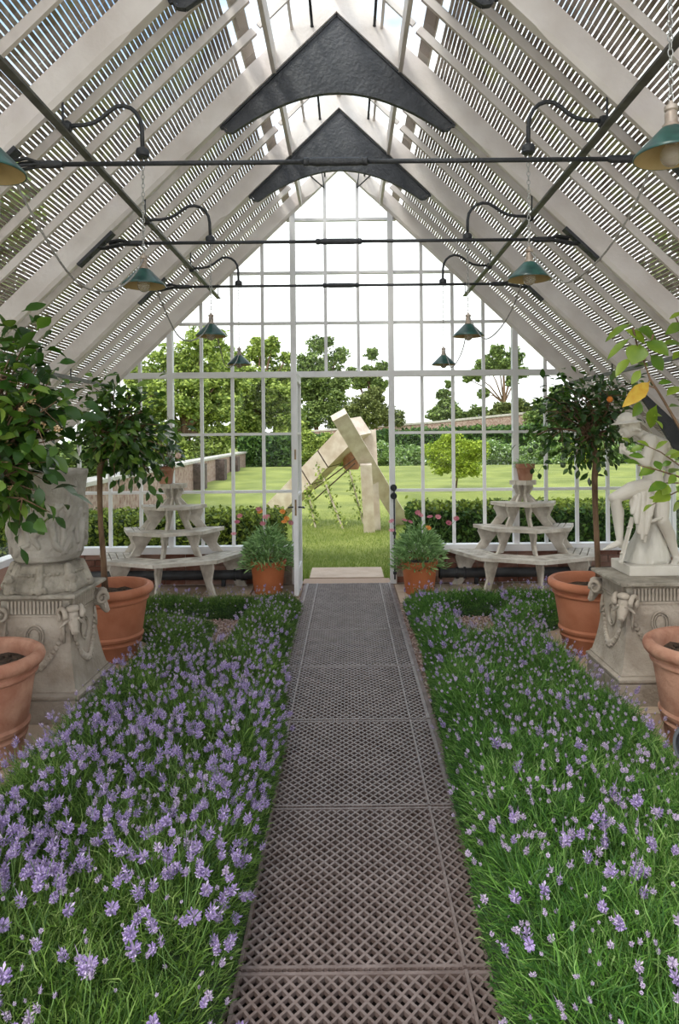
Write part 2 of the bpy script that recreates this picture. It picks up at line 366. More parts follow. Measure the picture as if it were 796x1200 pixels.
# ------------------------------------------------------------------ grating path: one thing per panel
def lattice_panel():
    mb = MB(); W, Lp = 0.44, 0.445; px, py = 0.0406, 0.048
    def clip(p, d):
        t0, t1 = -9, 9
        for a, lim in ((0, W), (1, Lp)):
            if abs(d[a]) < 1e-9: continue
            ta, tb = (-lim - p[a]) / d[a], (lim - p[a]) / d[a]
            if ta > tb: ta, tb = tb, ta
            t0 = max(t0, ta); t1 = min(t1, tb)
        return (t0, t1) if t1 > t0 + 0.01 else None
    for sg in (1, -1):
        d = Vector((px, sg * py, 0)).normalized()
        K = int(W / px + Lp / py) + 2
        for k in range(-K, K + 1):
            p = Vector((k * px, 0, 0)); c = clip(p, d)
            if c: mb.bar(p + d * c[0] + Vector((0, 0, -0.0005 * (sg < 0))), p + d * c[1] + Vector((0, 0, -0.0005 * (sg < 0))), 0.0085, 0.014, up=(0, 0, 1))
    lat = mesh_only(mb, 'lattice', GRATE)
    fr = MB()
    for s in (-1, 1):
        fr.box(min(s * .432, s * .452), max(s * .432, s * .452), -.445, .445, -.02, .012)
        fr.box(-.452, .452, s * .437 - .006, s * .437 + .006, -.02, .008)
    frm = mesh_only(fr, 'edge_frame', GRATE)
    rl = MB().box(-.005, .005, -.443, .443, -.01, .0125)
    ribm = mesh_only(rl, 'rib', GRATE)
    return lat, frm, ribm
lat, frm, ribm = lattice_panel()
words_pos = ['panel of the walk nearest the viewer', 'second panel of the walk from the front', 'third panel of the walk from the front', 'fourth panel of the walk, between the two flower beds',
             'fifth panel, level with the stone plinths', 'sixth panel, between the big potted trees', 'seventh panel, just before the last one at the doorway', 'last panel of the walk, at the doorway sill']
for k in range(8):
    yc = YG - 0.48 - 0.9 * k if k < 8 else 0
    t = thing('iron_grating', 'rust brown diamond lattice floor grating, ' + words_pos[7 - k], 'floor grating', (0, yc, 0), 'grating panels of the central walk')
    inst('lattice', lat, Matrix(), t); inst('edge_frame', frm, Matrix(), t); inst('rib', ribm, Matrix.Translation((-.338, 0, 0)), t); inst('rib', ribm, Matrix.Translation((.338, 0, 0)), t)

# ------------------------------------------------------------------ gable wall: bricks + window
wb = shell('wall_back', 'low brick wall below the gable glazing', 'wall')
MB().box(-3.6, -0.62, YG + 0.03, YG + 0.2, -0.1, 0.34).build('mortar_core', MORTAR, wb)
MB().box(0.53, 3.6, YG + 0.03, YG + 0.2, -0.1, 0.34).build('mortar_core', MORTAR, wb)
bk = mesh_only(MB().box(-.105, .105, -.012, .05, -.031, .031), 'brick', BRICK)
for c in range(5):
    for (a, b) in ((-3.55, -0.62), (0.53, 3.55)):
        x = a + 0.11 - (0.11 if c % 2 else 0)
        while x < b - 0.05:
            if x - .105 >= a - .02 and x + .105 <= b + .03:
                inst('brick', bk, Matrix.Translation((x, YG + 0.02 + R.uniform(-.002, .003), 0.0315 + c * 0.0705)), wb)
            x += 0.2205
GZ = [0.386, 1.01, 1.64, 2.286, 2.85, 3.40, 3.98]
GXR = [0.178, 0.533] + [0.533 + 0.337 * k for k in range(1, 10)]
w1 = shell('window_1', 'white gable glazing with slender glazing bars', 'window')
def gx(r): return RX + r
fz = lambda r: soff(abs(r)) + 0.03
posts = {0.533: 'post'}
for sgn in (-1, 1):
    for i, r in enumerate(GXR):
        x = gx(sgn * r)
        zt = fz(r)
        if zt < 0.5: continue
        if i in (1, 5):
            z0 = 0.0 if i == 1 else 0.386
            MB().box(x - .030, x + .030, YG - .05, YG + .03, z0, zt + (.06 if i == 5 else .08)).build('post', WHITEG, w1)
        else:
            z0 = 2.286 if i == 0 else 0.386
            MB().box(x - .017, x + .017, YG - .012, YG + .025, z0, zt).build('glazing_bar', WHITEG, w1)
for j, z in enumerate(GZ):
    rl = (ZA - z) / SL + 0.02
    if j == 0: segs = [(-3.45, -0.6), (0.51, 3.45)]; hh, dd = .038, .09
    elif j == 3: segs = [(-rl, rl)]; hh, dd = .032, .044
    else:
        hh, dd = .015, .009
        segs = [(-min(rl, 3.45), -0.533), (0.533, min(rl, 3.45))] if j < 3 else [(-rl, rl)]
    for a, b in segs:
        MB().box(gx(a) if j else a, gx(b) if j else b, YG - dd, YG + .03, z - hh, z + hh).build('sill' if j == 0 else ('transom' if j == 3 else 'horizontal_bar'), WHITEG, w1)
# panes
xs = sorted([-r for r in GXR] + GXR); zs = GZ + [4.6]
for i in range(len(xs) - 1):
    for j in range(len(zs) - 1):
        a, b = xs[i], xs[i + 1]
        if abs(a) < .6 and abs(b) < .6 and j < 3: continue
        z0, z1 = zs[j], zs[j + 1]
        za, zb = min(z1, soff(a) + .03), min(z1, soff(b) + .03)
        if max(za, zb) < z0 + .03: continue
        if za <= z0 + .01: a = math.copysign((ZA - z0) / SL, a); za = z0 + .012
        if zb <= z0 + .01: b = math.copysign((ZA - z0) / SL, b); zb = z0 + .012
        if b - a < .02: continue
        poly = [(gx(a), z0), (gx(b), z0), (gx(b), zb)]
        if a < 0 < b and z1 > 4: poly += [(gx(0), min(z1, ZA + .03))]
        poly += [(gx(a), za)]
        MB().prism(poly, 'Y', YG + .003, YG + .007).build('pane', GLASS, w1)

# door leaf, opened inwards against the left post
d1 = shell('door_1', 'white glazed door leaf standing open beside the left door post', 'door')
dx = -0.52; dy0, dy1 = 6.80, YG - 0.06; dzt = 2.25
def dbox(nm, y0, y1, z0, z1, t=.022, m=WHITEG, x=dx): return MB().box(x - t, x + t, y0, y1, z0, z1).build(nm, m, d1)
dbox('stile', dy0, dy0 + .08, .02, dzt); dbox('stile', dy1 - .06, dy1, .02, dzt)
dbox('rail', dy0 + .08, dy1 - .06, .02, .27); dbox('rail', dy0 + .08, dy1 - .06, dzt - .08, dzt)
for z in (1.01, 1.64): dbox('glazing_bar', dy0 + .08, dy1 - .06, z - .012, z + .012, .018)
for z0, z1 in ((.27, 1.0), (1.02, 1.63), (1.65, 2.17)): dbox('pane', dy0 + .08, dy1 - .06, z0, z1, .002, GLASS)
MB().box(dx - .009, dx + .009, dy0 - .004, dy0, .82, .98).build('lock_plate', BRASS, d1, label='worn brass lock plate')
MB().box(dx - .008, dx + .008, dy0 - .003, dy0, 1.38, 1.48).build('lock_plate', BRASS, d1)
hd = MB().tube([(dx + .02, dy0 + .045, .90), (dx + .06, dy0 + .045, .90), (dx + .075, dy0 + .05, .895), (dx + .075, dy0 + .14, .89)], .008, 8)
hd.tube([(dx - .02, dy0 + .045, .90), (dx - .06, dy0 + .045, .90), (dx - .075, dy0 + .05, .895), (dx - .075, dy0 + .14, .89)], .008, 8)
hd.build('handle', IRON, d1, True, label='black lever handle')
# bolt on right post
xb = gx(0.533) + .004
t = thing('door_bolt', 'black iron bolt rod with two round knobs on the right door post', 'bolt', (xb, YG - .06, 0.02))
MB().tube([(xb + .012, YG - .065, .05), (xb + .012, YG - .065, 1.03)], .009, 8).build('rod', IRON, t, True)
for z in (.955, 1.045):
    m_ = MB().lathe([(.0, 0), (.030, 0), (.036, .008), (.036, .02), (.026, .026), (.015, .022), (.012, .03), (0, .032)], 20)
    m_.xf(Matrix.Translation((xb + .006, YG - .055, z)) @ Matrix.Rotation(PI / 2, 4, 'X')); m_.build('knob', IRON, t, 'auto')
for z in (.12, .55): MB().box(xb - .006, xb + .03, YG - .078, YG - .05, z - .015, z + .015).build('rod_guide', IRON, t)

# ------------------------------------------------------------------ side walls
for sd, nm in ((-1, 'left'), (1, 'right')):
    xw = RX + sd * EAVE
    wl = shell('wall_' + nm, 'low brick and glazed wall on the %s side' % nm, 'wall')
    MB().box(xw - .06, xw + .06, 1.9, YG + .2, -.1, .33).build('brick_base', BRICK, wl)
    MB().box(xw - .07, xw + .07, 1.9, YG, .33, .40).build('sill', WHITEG, wl)
    MB().box(xw - .05, xw + .05, 1.9, YG, 1.22, 1.30).build('wall_plate', WHITE, wl)
    y = YG - .34
    while y > 2.0:
        MB().box(xw - .02, xw + .02, y - .0125, y + .0125, .40, 1.22).build('glazing_bar', WHITEG, wl)
        MB().box(xw - .002, xw + .002, y + .0125, y + .3275, .40, 1.22).build('pane', GLASS, wl)
        y -= .34

# ------------------------------------------------------------------ roof (ceiling)
ceil = shell('ceiling', 'steep white timber greenhouse roof', 'roof')
RD = 0.15
def rafter_main(y, sd, th=.032, end=EAVE + .05, nm='main_rafter', stop=(0.98,)):
    """deep rafter with chamfered soffit edges and a full square block near the ridge"""
    mb = MB()
    def sect(r, ch):
        o = []
        for (yy, up) in ((-th + ch, 0), (th - ch, 0), (th, ch * 1.6), (th, RD), (-th, RD), (-th, ch * 1.6)):
            p = rp(sd, r, up); o.append((p.x, y + yy, p.z))
        return o
    st = [(0.0 - 0.0, 0.001), (stop[0], 0.001), (stop[0] + .07, .016), (end, .016)]
    V = []
    for r, ch in st: V += sect(r, ch)
    # ridge end cut vertical
    fx = []
    for i in range(6):
        p = list(V[i]); up = [0, 0, .0016, RD, RD, .0016][i]
        V[i] = (RX, p[1], ZA + up / CS)
    n = 6; fs = []
    for i in range(len(st) - 1):
        for k in range(6): fs.append((i * 6 + k, i * 6 + (k + 1) % 6, (i + 1) * 6 + (k + 1) % 6, (i + 1) * 6 + k))
    fs += [tuple(range(5, -1, -1)), tuple((len(st) - 1) * 6 + k for k in range(6))]
    if sd < 0: fs = [tuple(reversed(f)) for f in fs]
    mb.add(V, fs); mb.build(nm, WHITE, ceil)
for y in TYR:
    for sd in (-1, 1): rafter_main(y, sd)
for sd in (-1, 1): rafter_main(YG - .035, sd, .035, EAVE + .05, 'gable_rafter', (0.3,))
Ycut = TYR + [YG - .03]
for sd in (-1, 1):
    # purlin board beside the ridge vent, wall plate cap
    p = rp(sd, .43, 0)
    for b in range(5):
        y0, y1 = Ycut[b] + .033, Ycut[b + 1] - .033
        a = rp(sd, .425, .015); c = rp(sd, .425, .15)
        mb = MB(); mb.bar(Vector((a.x, y0, (a.z + c.z) / 2)), Vector((a.x, y1, (a.z + c.z) / 2)), .028, .16, up=(0, 0, 1)); mb.build('purlin', WHITE, ceil)
        for k in range(1, 4):
            y = y0 + (y1 - y0) * k / 4
            q0 = rp(sd, .44, .125); q1 = rp(sd, EAVE, .125)
            MB().bar((q0.x, y, q0.z), (q1.x, y, q1.z), .026, .05, up=(-sd * SN, 0, -CS)).build('glazing_bar', WHITE, ceil)
            q0 = rp(sd, 0.0, .13); q1 = rp(sd, .41, .13)
            MB().bar((q0.x, y, q0.z), (q1.x, y, q1.z), .02, .035, up=(-sd * SN, 0, -CS)).build('ridge_glazing_bar', WHITE, ceil)
        for k in range(4):
            ya = y0 + (y1 - y0) * k / 4 + .013; yb = y0 + (y1 - y0) * (k + 1) / 4 - .013
            for r0, r1, nm in ((.45, EAVE, 'roof_pane'), (.01, .41, 'ridge_pane')):
                q0 = rp(sd, r0, .147); q1 = rp(sd, r1, .147)
                MB().bar((q0.x, (ya + yb) / 2, q0.z), (q1.x, (ya + yb) / 2, q1.z), yb - ya, .004, up=(sd * SN, 0, CS)).build(nm, GLASS, ceil)
        q0 = rp(sd, .46, .085)
        # cross bar in the ridge vent
        MB().bar((rp(sd, .22, .13).x, y0, rp(sd, .22, .13).z), (rp(sd, .22, .13).x, y1, rp(sd, .22, .13).z), .02, .02).build('vent_bar', WHITE, ceil)
MB().box(RX - .02, RX + .02, 0.6, YG, ZA + .10, ZA + .22).build('ridge_board', WHITE, ceil)
# iron ridge rods, longitudinal rails
for b in range(5):
    y0, y1 = Ycut[b] - .06, Ycut[b + 1] - .04
    for s in (-1, 1):
        x = s * .215
        MB().tube([(x, y0 + .1, 4.43 - abs(0)), (x, y1, 4.43), (x, y1 + .008, 4.43)], [.010, .010, .013], 8).build('ridge_rod', IRON, ceil, True)
# triangular stays at gable apex
for s in (-1, 1):
    mb = MB(); a = Vector((gx(s * .34), YG - .1, 4.25)); b = Vector((gx(s * .178), YG - .1, 4.29)); c = Vector((gx(s * .2), YG - .1, 4.46))
    a = Vector((gx(s * .42), YG - .35, 4.42)); 
    mb.tube([a, b], .007, 6); mb.tube([b, c], .007, 6); mb.build('apex_stay', IRON, ceil)

# blinds: one thing per bay and side, each lath a part
Ybl = TYR + [YG + .16]
slat_len = [Ybl[b + 1] - Ybl[b] - .004 for b in range(5)]
bay_words = ['bay above the viewer', 'nearest bay', 'second bay from the front', 'third bay from the front', 'bay against the gable']
for b in range(5):
    sm = mesh_only(MB().box(-.0107, .0107, -slat_len[b] / 2, slat_len[b] / 2, -.003, .003), 'slat', SLAT)
    for sd in (-1, 1):
        ym = (Ybl[b] + Ybl[b + 1]) / 2
        p0 = rp(sd, .5, .22)
        t = thing('roof_blind', 'brown lath shade blind over the %s slope of the roof, %s' % ('left' if sd < 0 else 'right', bay_words[b]), 'blind', (p0.x, ym, p0.z), 'wooden lath blinds on the roof')
        rot = Matrix.Rotation(sd * TH, 4, 'Y')
        d = Vector((sd * CS, 0, -SN))
        n = int((EAVE - .5) / CS / .029)
        for k in range(n):
            sag = R.uniform(-.0015, .0015)
            inst('slat', sm, Matrix.Translation(d * (.06 + k * .029 + sag)) @ rot, t)
        MB().box(-.05, .045, -slat_len[b] / 2, slat_len[b] / 2, -.012, .012).xf(Matrix.Translation(p0 + Vector((0, ym, 0)) - d * .055) @ rot).build('head_board', SLAT, t)

# ------------------------------------------------------------------ apex gusset plates
def gusset(y, label):
    t = thing('gusset_plate', label, 'roof bracket', (RX, y, 4.0), 'arched iron plates under the ridge')
    def poly(ins, e=0):
        o = [(RX, ZA - .01 - ins)]
        r1 = .80 - ins
        o += [(RX + r1 + .0, soff(r1) - .01 - ins), (RX + r1 - .03, soff(r1) - .05 - ins * .4)]
        N = 22; ra, za = r1 - .07, soff(r1) - .055 - ins * .2
        top = 3.985 - e
        for k in range(N + 1):
            tt = ra - 2 * ra * k / N
            o.append((RX + tt, za + (top - za) * (1 - (abs(tt) / ra) ** 1.9)))
        o += [(RX - r1 + .03, soff(r1) - .05 - ins * .4), (RX - r1, soff(r1) - .01 - ins)]
        return o
    MB().prism(poly(.012), 'Y', y - .006, y + .006).build('web', PLATE, t)
    P = poly(0); mb = MB()
    for i in range(len(P)):
        a, b = P[i], P[(i + 1) % len(P)]
        mb.bar((a[0], y, a[1]), (b[0], y, b[1]), .034, .013, up=None) if False else mb.bar((a[0], y, a[1]), (b[0], y, b[1]), .013, .034, up=(0, 1, 0))
    mb.build('rim_flange', PLATE, t)
    for sd in (-1, 1):
        mb = MB(); q = Vector((RX + sd * .80, y, soff(.80) - .025)); mb.lathe([(0, 0), (.014, 0), (.014, .02), (0, .02)], 6); mb.xf(Matrix.Translation(q) @ Matrix.Rotation(PI / 2, 4, 'X')); mb.build('bolt', IRON, t)
gusset(TY[2], 'black arched iron plate at the ridge, the larger and nearer one')
gusset(TY[3], 'black arched iron plate at the ridge, the smaller one further back')
gusset(TY[1], 'black arched iron plate at the ridge above the top of the frame')

# tie rods
def tie_rod(y, label):
    zr = 2.955
    t = thing('tie_rod', label, 'tie rod', (RX, y, zr), 'iron tie rods across the roof')
    zz = zr
    xe = 1.47
    for s in (-1, 1):
        MB().tube([(RX, y, zz), (RX + s * .6, y, zz), (RX + s * (xe), y, zz + .0)], .0115, 10).build('rod', IRON, t, True)
        MB().tube([(RX + s * (xe - .13), y, zz), (RX + s * (xe - .11), y, zz), (RX + s * xe, y, zz), (RX + s * (xe + .015), y, zz)], [.012, .019, .019, .012], 10).build('fork_socket', IRON, t, True)
        mb = MB()
        for yy in (-.022, .022):
            mb.tube([(RX + s * (xe - .03), y + yy * .4, zz), (RX + s * (xe + .04), y + yy, zz + .022), (RX + s * (xe + .13), y + yy, soff(xe + .13) - .05)], .010, 8, flat=.8)
            mb.tube([(RX + s * (xe - .03), y + yy * .4, zz), (RX + s * (xe + .06), y + yy, zz - .012), (RX + s * (xe + .15), y + yy, zz - .03), (RX + s * (xe + .2), y + yy, soff(xe + .21) - .01)], .010, 8, flat=.8)
        mb.build('fork', IRON, t, True)
        a = rp(s, 1.57, -.012); b = rp(s, 1.81, -.012)
        MB().bar((a.x, y, a.z), (b.x, y, b.z), .066, .02, up=(s * SN, 0, CS)).build('shoe_plate', PLATE, t)
        for q in (.3, .7):
            c = a.lerp(b, q); mb = MB().lathe([(0, 0), (.009, 0), (.009, .008), (0, .008)], 6)
            mb.xf(Matrix.Translation((c.x, y, c.z)) @ Matrix.Rotation(s * TH, 4, 'Y') @ Matrix.Translation((0, 0, -.018))); mb.build('bolt', IRON, t)
    mb = MB(); prof = [(-.16, .013), (-.155, .021), (-.135, .021), (-.13, .017), (-.10, .021), (.10, .021), (.13, .017), (.135, .021), (.155, .021), (.16, .013)]
    mb.tube([(RX + a, y, zz) for a, _ in prof], [r for _, r in prof], 12); mb.build('turnbuckle', IRON, t, 'auto')
tie_rod(TY[1], 'black iron tie rod across the roof, the lowest hanging and nearest in view')
tie_rod(TY[2], 'black iron tie rod across the roof, middle one of the three in view')
tie_rod(TY[3], 'black iron tie rod across the roof, furthest one before the gable')

# longitudinal rails
RR, RZ = 1.34, 3.125
def lrail(sd, r, z, y0, y1, label, wdt=.042):
    x = RX + sd * r
    t = thing('roof_rail', label, 'rail', (x, y0, z), 'long iron rails under the rafters')
    MB().box(x - wdt / 2, x + wdt / 2, y0, y1, z - .008, z + .002).build('flat_bar', RAIL, t)
    MB().box(x - .004, x + .004, y0, y1, z + .002, z + .026).build('web', RAIL, t)
    for y in TY + [YG - .06]:
        if y0 < y < y1 + .05:
            MB().tube([(x, y, z), (x, y, soff(r) + .01)], .0055, 6).build('hanger_bolt', IRON, t)
for sd in (-1, 1):
    nm = 'left' if sd < 0 else 'right'
    lrail(sd, RR, RZ, 1.7, YG - .03, 'dark iron rail carrying the lamp brackets along the %s roof slope' % nm)
    lrail(sd, 2.42, soff(2.42) - .09, 1.9, YG - .03, 'dark iron rail low on the %s roof slope near the eaves' % nm, .03)

# haunch brackets at the eaves
for y, wd in ((TY[3], 'last truss before the gable'), (TY[2], 'third truss'), ):
    for sd in (-1, 1):
        P = []
        r0 = 2.62
        P += [(RX + sd * r0, soff(r0)), (RX + sd * (EAVE - .06), soff(EAVE - .06)), (RX + sd * (EAVE - .06), .62)]
        for k in range(13):
            q = k / 12; a = Vector((EAVE - .10, .62)); b = Vector((r0, soff(r0) - .04)); c = Vector((3.12, 1.30))
            pt = a * (1 - q) ** 2 + c * 2 * q * (1 - q) + b * q * q; P.append((RX + sd * pt.x, pt.y))
        o = MB().prism(P if sd > 0 else P[::-1], 'Y', y - .02, y + .02).build('eaves_bracket', PLATE)
        tag(o, 'black curved iron bracket at the %s eaves under the %s' % ('left' if sd < 0 else 'right', wd), 'roof bracket', 'eaves brackets')
        o2 = MB().box(min(RX + sd * (EAVE - .07), RX + sd * (EAVE + .05)), max(RX + sd * (EAVE - .07), RX + sd * (EAVE + .05)), y - .035, y + .035, .0, 1.3).build('trim_1', WHITE); o2['kind'] = 'structure'

# ------------------------------------------------------------------ lamps
def make_lamp(s, zdrop, reach):
    """origin = clamp on the rail; arm reaches towards the middle (direction -s)"""
    t = bpy.data.objects.new('pendant_lamp', None); COL.objects.link(t)
    D = -s
    pts = [(a_ * reach / .398, b_) for a_, b_ in [(0, 0), (.035, .006), (.09, .008), (.14, .018), (.185, .042), (.225, .075), (.262, .098), (.300, .102), (.338, .090), (.368, .064), (.388, .028), (.396, -.02), (.398, -.12)]]
    MB().tube([(D * a, 0, b) for a, b in pts], .0105, 10).build('arm', IRON, t, True, False)
    mb = MB(); mb.lathe([(0, -.02), (.026, -.02), (.03, -.008), (.03, .012), (.022, .022), (0, .022)], 12); mb.xf(Matrix.Rotation(PI / 2, 4, 'Y')); mb.build('clamp', IRON, t, 'auto', False)
    MB().lathe([(0, .02), (.012, .02), (.03, .008), (.033, -.002), (.033, -.026), (.026, -.032), (0, -.032)], 16, (D * reach, 0, -.125)).build('hook_cap', IRON, t, 'auto', False)
    hx = D * reach
    MB().tube([(hx, 0, -.155), (hx + .002, 0, -.175), (hx + .014, 0, -.185), (hx + .02, 0, -.172)], .003, 6).build('hook', CHROME, t, True, False)
    z = -.178; k = 0; zt = zdrop + .165; mb = MB(); pitch = .021; nlink = max(3, int(abs(zt - z) / pitch)); pitch = (z - zt) / nlink
    for k in range(nlink):
        zc = z - pitch * (k + .5); pp = []
        for q in range(11):
            a = 2 * PI * q / 10; u_, v_ = .0075 * math.cos(a), (.62 * pitch) * math.sin(a)
            pp.append((hx + (u_ if k % 2 else 0), (0 if k % 2 else u_), zc + v_))
        mb.tube(pp, .0019, 5, cap=False)
    mb.build('chain', CHROME, t, True, False, 'stuff')
    zr = zdrop
    c = (hx, 0, zr)
    mb = MB().lathe([(0, .165), (.006, .165), (.008, .155), (.019, .15), (.019, .138), (.014, .134), (.018, .128), (.018, .098), (.025, .094), (.025, .082), (0, .082)], 16, c)
    mb.build('lamp_holder', COPPER, t, 'auto', False, label='copper coloured lamp holder')
    sh = MB().lathe([(.024, .086), (.030, .084), (.036, .078), (.105, .010), (.108, .003), (.108, 0), (.104, .0)], 28, c)
    sh.f = sh.f[:-2]; sh.m = sh.m[:-2]
    shade = sh.build('lamp_shade', ENAMEL, t, 'auto', False)
    n_ = MB().lathe([(.104, 0), (.100, .008), (.034, .074), (.0, .076)], 28, c); n_.f = n_.f[:-2]; n_.m = n_.m[:-2]
    n_.f = [tuple(reversed(f)) for f in n_.f]
    n_.build('shade_lining', CREAMIN, shade, 'auto', False, label='tan enamel inside of the shade')
    bl = MB(); bl.ell((hx, 0, zr + .004), (.032, .032, .034), 16, 10); bl.tube([(hx, 0, zr + .03), (hx, 0, zr + .07)], .015, 10)
    bl.build('bulb', bulbm, t, True, False)
    return t
LY = [TY[0], TY[1], TY[2], TY[3]]
order = ['nearest the viewer, cut by the photo edge', 'the largest one in full view', 'smaller one, third from the viewer', 'smallest one, furthest back']
lamp_tops = {}
for s in (-1, 1):
    side = 'left' if s < 0 else 'right'
    proto = None
    for i, y in enumerate(LY):
        # rim heights read from the photo
        rim_px = {-1: [(-6, 195), (169, 333), (253, 393), (284, 427)], 1: [(797, 176), (629, 325), (554.5, 393), (523, 427)]}[s][i]
        zrim = U(rim_px[0], rim_px[1], y).z
        zd = zrim - RZ - (.035 if i == 1 else 0)
        reach = [.32, .378, .44, .42][i]
        t = make_lamp(s, zd, reach)
        t.location = (RX + s * RR, y + .045, RZ + (.035 if i == 1 else 0))
        tag(t, 'green enamel pendant lamp, %s side, %s' % (side, order[i]), 'lamp', 'green pendant lamps')
        lamp_tops[(s, i)] = Vector((RX + s * RR - s * reach, y + .045, zrim + .13))
def cable(a, b, sag, label):
    a = Vector(a); b = Vector(b); pts = []
    for k in range(25):
        q = k / 24; p = a.lerp(b, q); p.z -= sag * 4 * q * (1 - q); p.x += .01 * math.sin(q * 9); pts.append(p)
    o = MB().tube([p - a for p in pts], .0042, 6).build('power_cable', CABLE, None, True); o.location = a
    tag(o, label, 'cable', 'grey cables looping between the lamps')
for s in (-1, 1):
    side = 'left' if s < 0 else 'right'
    for i in range(3):
        a = lamp_tops[(s, i)] + Vector((s * .0, 0.02, -.0)); b = lamp_tops[(s, i + 1)] + Vector((0, -.02, 0))
        cable(a, b, .30 - .03 * i, 'grey twisted cable sagging from the %s to the %s lamp on the %s side' % (['nearest', 'second', 'third'][i], ['second', 'third', 'last'][i], side))
# ================================================================== planting, ornaments, garden
# ------------------------------------------------------------------ leaf tools
def leaf_template(Ln, W, fold=.25, droop=.25, petiole=.15):
    """leaf along +X, normal +Z"""
    V = []; Fq = []
    st = [(0.0, .12), (.18, .66), (.42, 1.0), (.68, .82), (.88, .40), (1.0, .03)]
    for t, wv in st:
        x = Ln * (petiole + t * (1 - petiole)); z = -droop * Ln * t * t; hw = W / 2 * wv
        V += [(x, hw, z + fold * hw), (x, 0, z), (x, -hw, z + fold * hw)]
    for i in range(len(st) - 1):
        a = i * 3
        Fq += [(a, a + 1, a + 4, a + 3), (a + 1, a + 2, a + 5, a + 4)]
    b = len(V); V += [(0, .0015, 0), (0, -.0015, 0)]; Fq += [(b, b + 1, 2, 0)]
    return np.array(V, float), np.array(Fq)
def leaf_mesh(name, m, *a, **k):
    V, Fq = leaf_template(*a, **k); me = bpy.data.meshes.new(name)
    me.from_pydata(V.tolist(), [], Fq.tolist()); me.materials.append(m)
    me.polygons.foreach_set('use_smooth', [True] * len(me.polygons)); return me
def basis(d, nrm):
    d = Vector(d).normalized(); n = Vector(nrm); n = n - d * n.dot(d)
    n = n.normalized() if n.length > 1e-4 else frame(d)[2]
    s = n.cross(d); M = Matrix((d, s, n)).transposed(); return M
def np_basis(D, N):
    D = D / np.linalg.norm(D, axis=1, keepdims=True); N = N - D * (N * D).sum(1, keepdims=True)
    N = N / (np.linalg.norm(N, axis=1, keepdims=True) + 1e-9); S = np.cross(N, D)
    return np.stack([D, S, N], 2)         # columns
def mass(name, tmpl, P, Rm, S, m, parent=None, kind='stuff', label=None, matidx=None):
    V, Fq = tmpl; n = len(P)
    X = np.einsum('nij,vj->nvi', Rm, V) * np.asarray(S).reshape(-1, 1, 1) + P[:, None]
    Fc = (Fq[None] + len(V) * np.arange(n)[:, None, None]).reshape(-1, Fq.shape[1])
    mi = None if matidx is None else np.tile(matidx, n)
    return npmesh(name, X.reshape(-1, 3), Fc, m, parent, kind, label, False, mi)
def rdirs(n):
    v = NR.normal(size=(n, 3)); return v / np.linalg.norm(v, axis=1, keepdims=True)

# ------------------------------------------------------------------ lavender beds
def vnoise(x, y, s, seed=0):
    return (np.sin(x * s + seed) * np.cos(y * s * 1.13 + seed * 2.1) + .6 * np.sin((x + y) * s * 2.3 + seed * 1.7) + .4 * np.cos((x - 1.4 * y) * s * 3.9 + seed)) / 2.0
class Bed:
    def __init__(s, sd, quads, seed): s.sd = sd; s.q = quads; s.seed = seed
    def h(s, x, y):
        best = np.zeros_like(x)
        for (a0, a1, b0, b1, y0, y1, h0, h1) in s.q:      # inner |x| at y0,y1; outer at y0,y1
            t = np.clip((y - y0) / (y1 - y0), 0, 1); a = a0 + (a1 - a0) * t; b = b0 + (b1 - b0) * t; h = h0 + (h1 - h0) * t
            ax = np.abs(x); d = np.minimum(np.minimum(ax - a, b - ax), np.minimum(y - y0 + .0, y1 - y))
            best = np.maximum(best, np.where(d > 0, h * np.clip(d / .13, 0, 1) ** .45, 0))
        n = vnoise(x, y, 5.2, s.seed)
        return best * (1 + .22 * n)
    def sample(s, n):
        X = []; Y = []
        ar = [max(q[2], q[3]) - min(q[0], q[1]) for q in s.q]; ar = [a * (q[5] - q[4]) for a, q in zip(ar, s.q)]
        k = 0
        x = NR.uniform(min(min(q[0], q[1]) for q in s.q), max(max(q[2], q[3]) for q in s.q), n * 3) * s.sd
        y = NR.uniform(min(q[4] for q in s.q), max(q[5] for q in s.q), n * 3)
        ok = s.h(x, y) > .015
        return x[ok][:n], y[ok][:n]
QL = [(.36, .34, 1.47, 1.47, .95, 3.6, .24, .25), (.34, .44, 1.47, 1.45, 3.4, 4.75, .25, .20), (.44, .45, .93, .92, 4.5, 6.42, .19, .15),
      (1.08, 1.10, 1.47, 1.50, 4.5, 5.4, .19, .17), (1.10, 1.12, 1.47, 1.95, 5.2, 5.75, .17, .14), (.44, .44, 2.0, 2.0, 6.05, 6.45, .14, .15)]
QR = [(.37, .46, 1.49, 1.49, .95, 3.2, .25, .24), (.46, .54, 1.49, 1.47, 3.0, 5.0, .24, .20), (.54, .53, .92, .90, 4.8, 6.45, .20, .16),
      (1.02, 1.20, 1.46, 1.47, 4.8, 5.6, .20, .20), (1.22, 1.25, 1.47, 2.0, 5.4, 5.98, .19, .17), (.52, .52, 2.1, 2.1, 6.08, 6.48, .15, .17)]
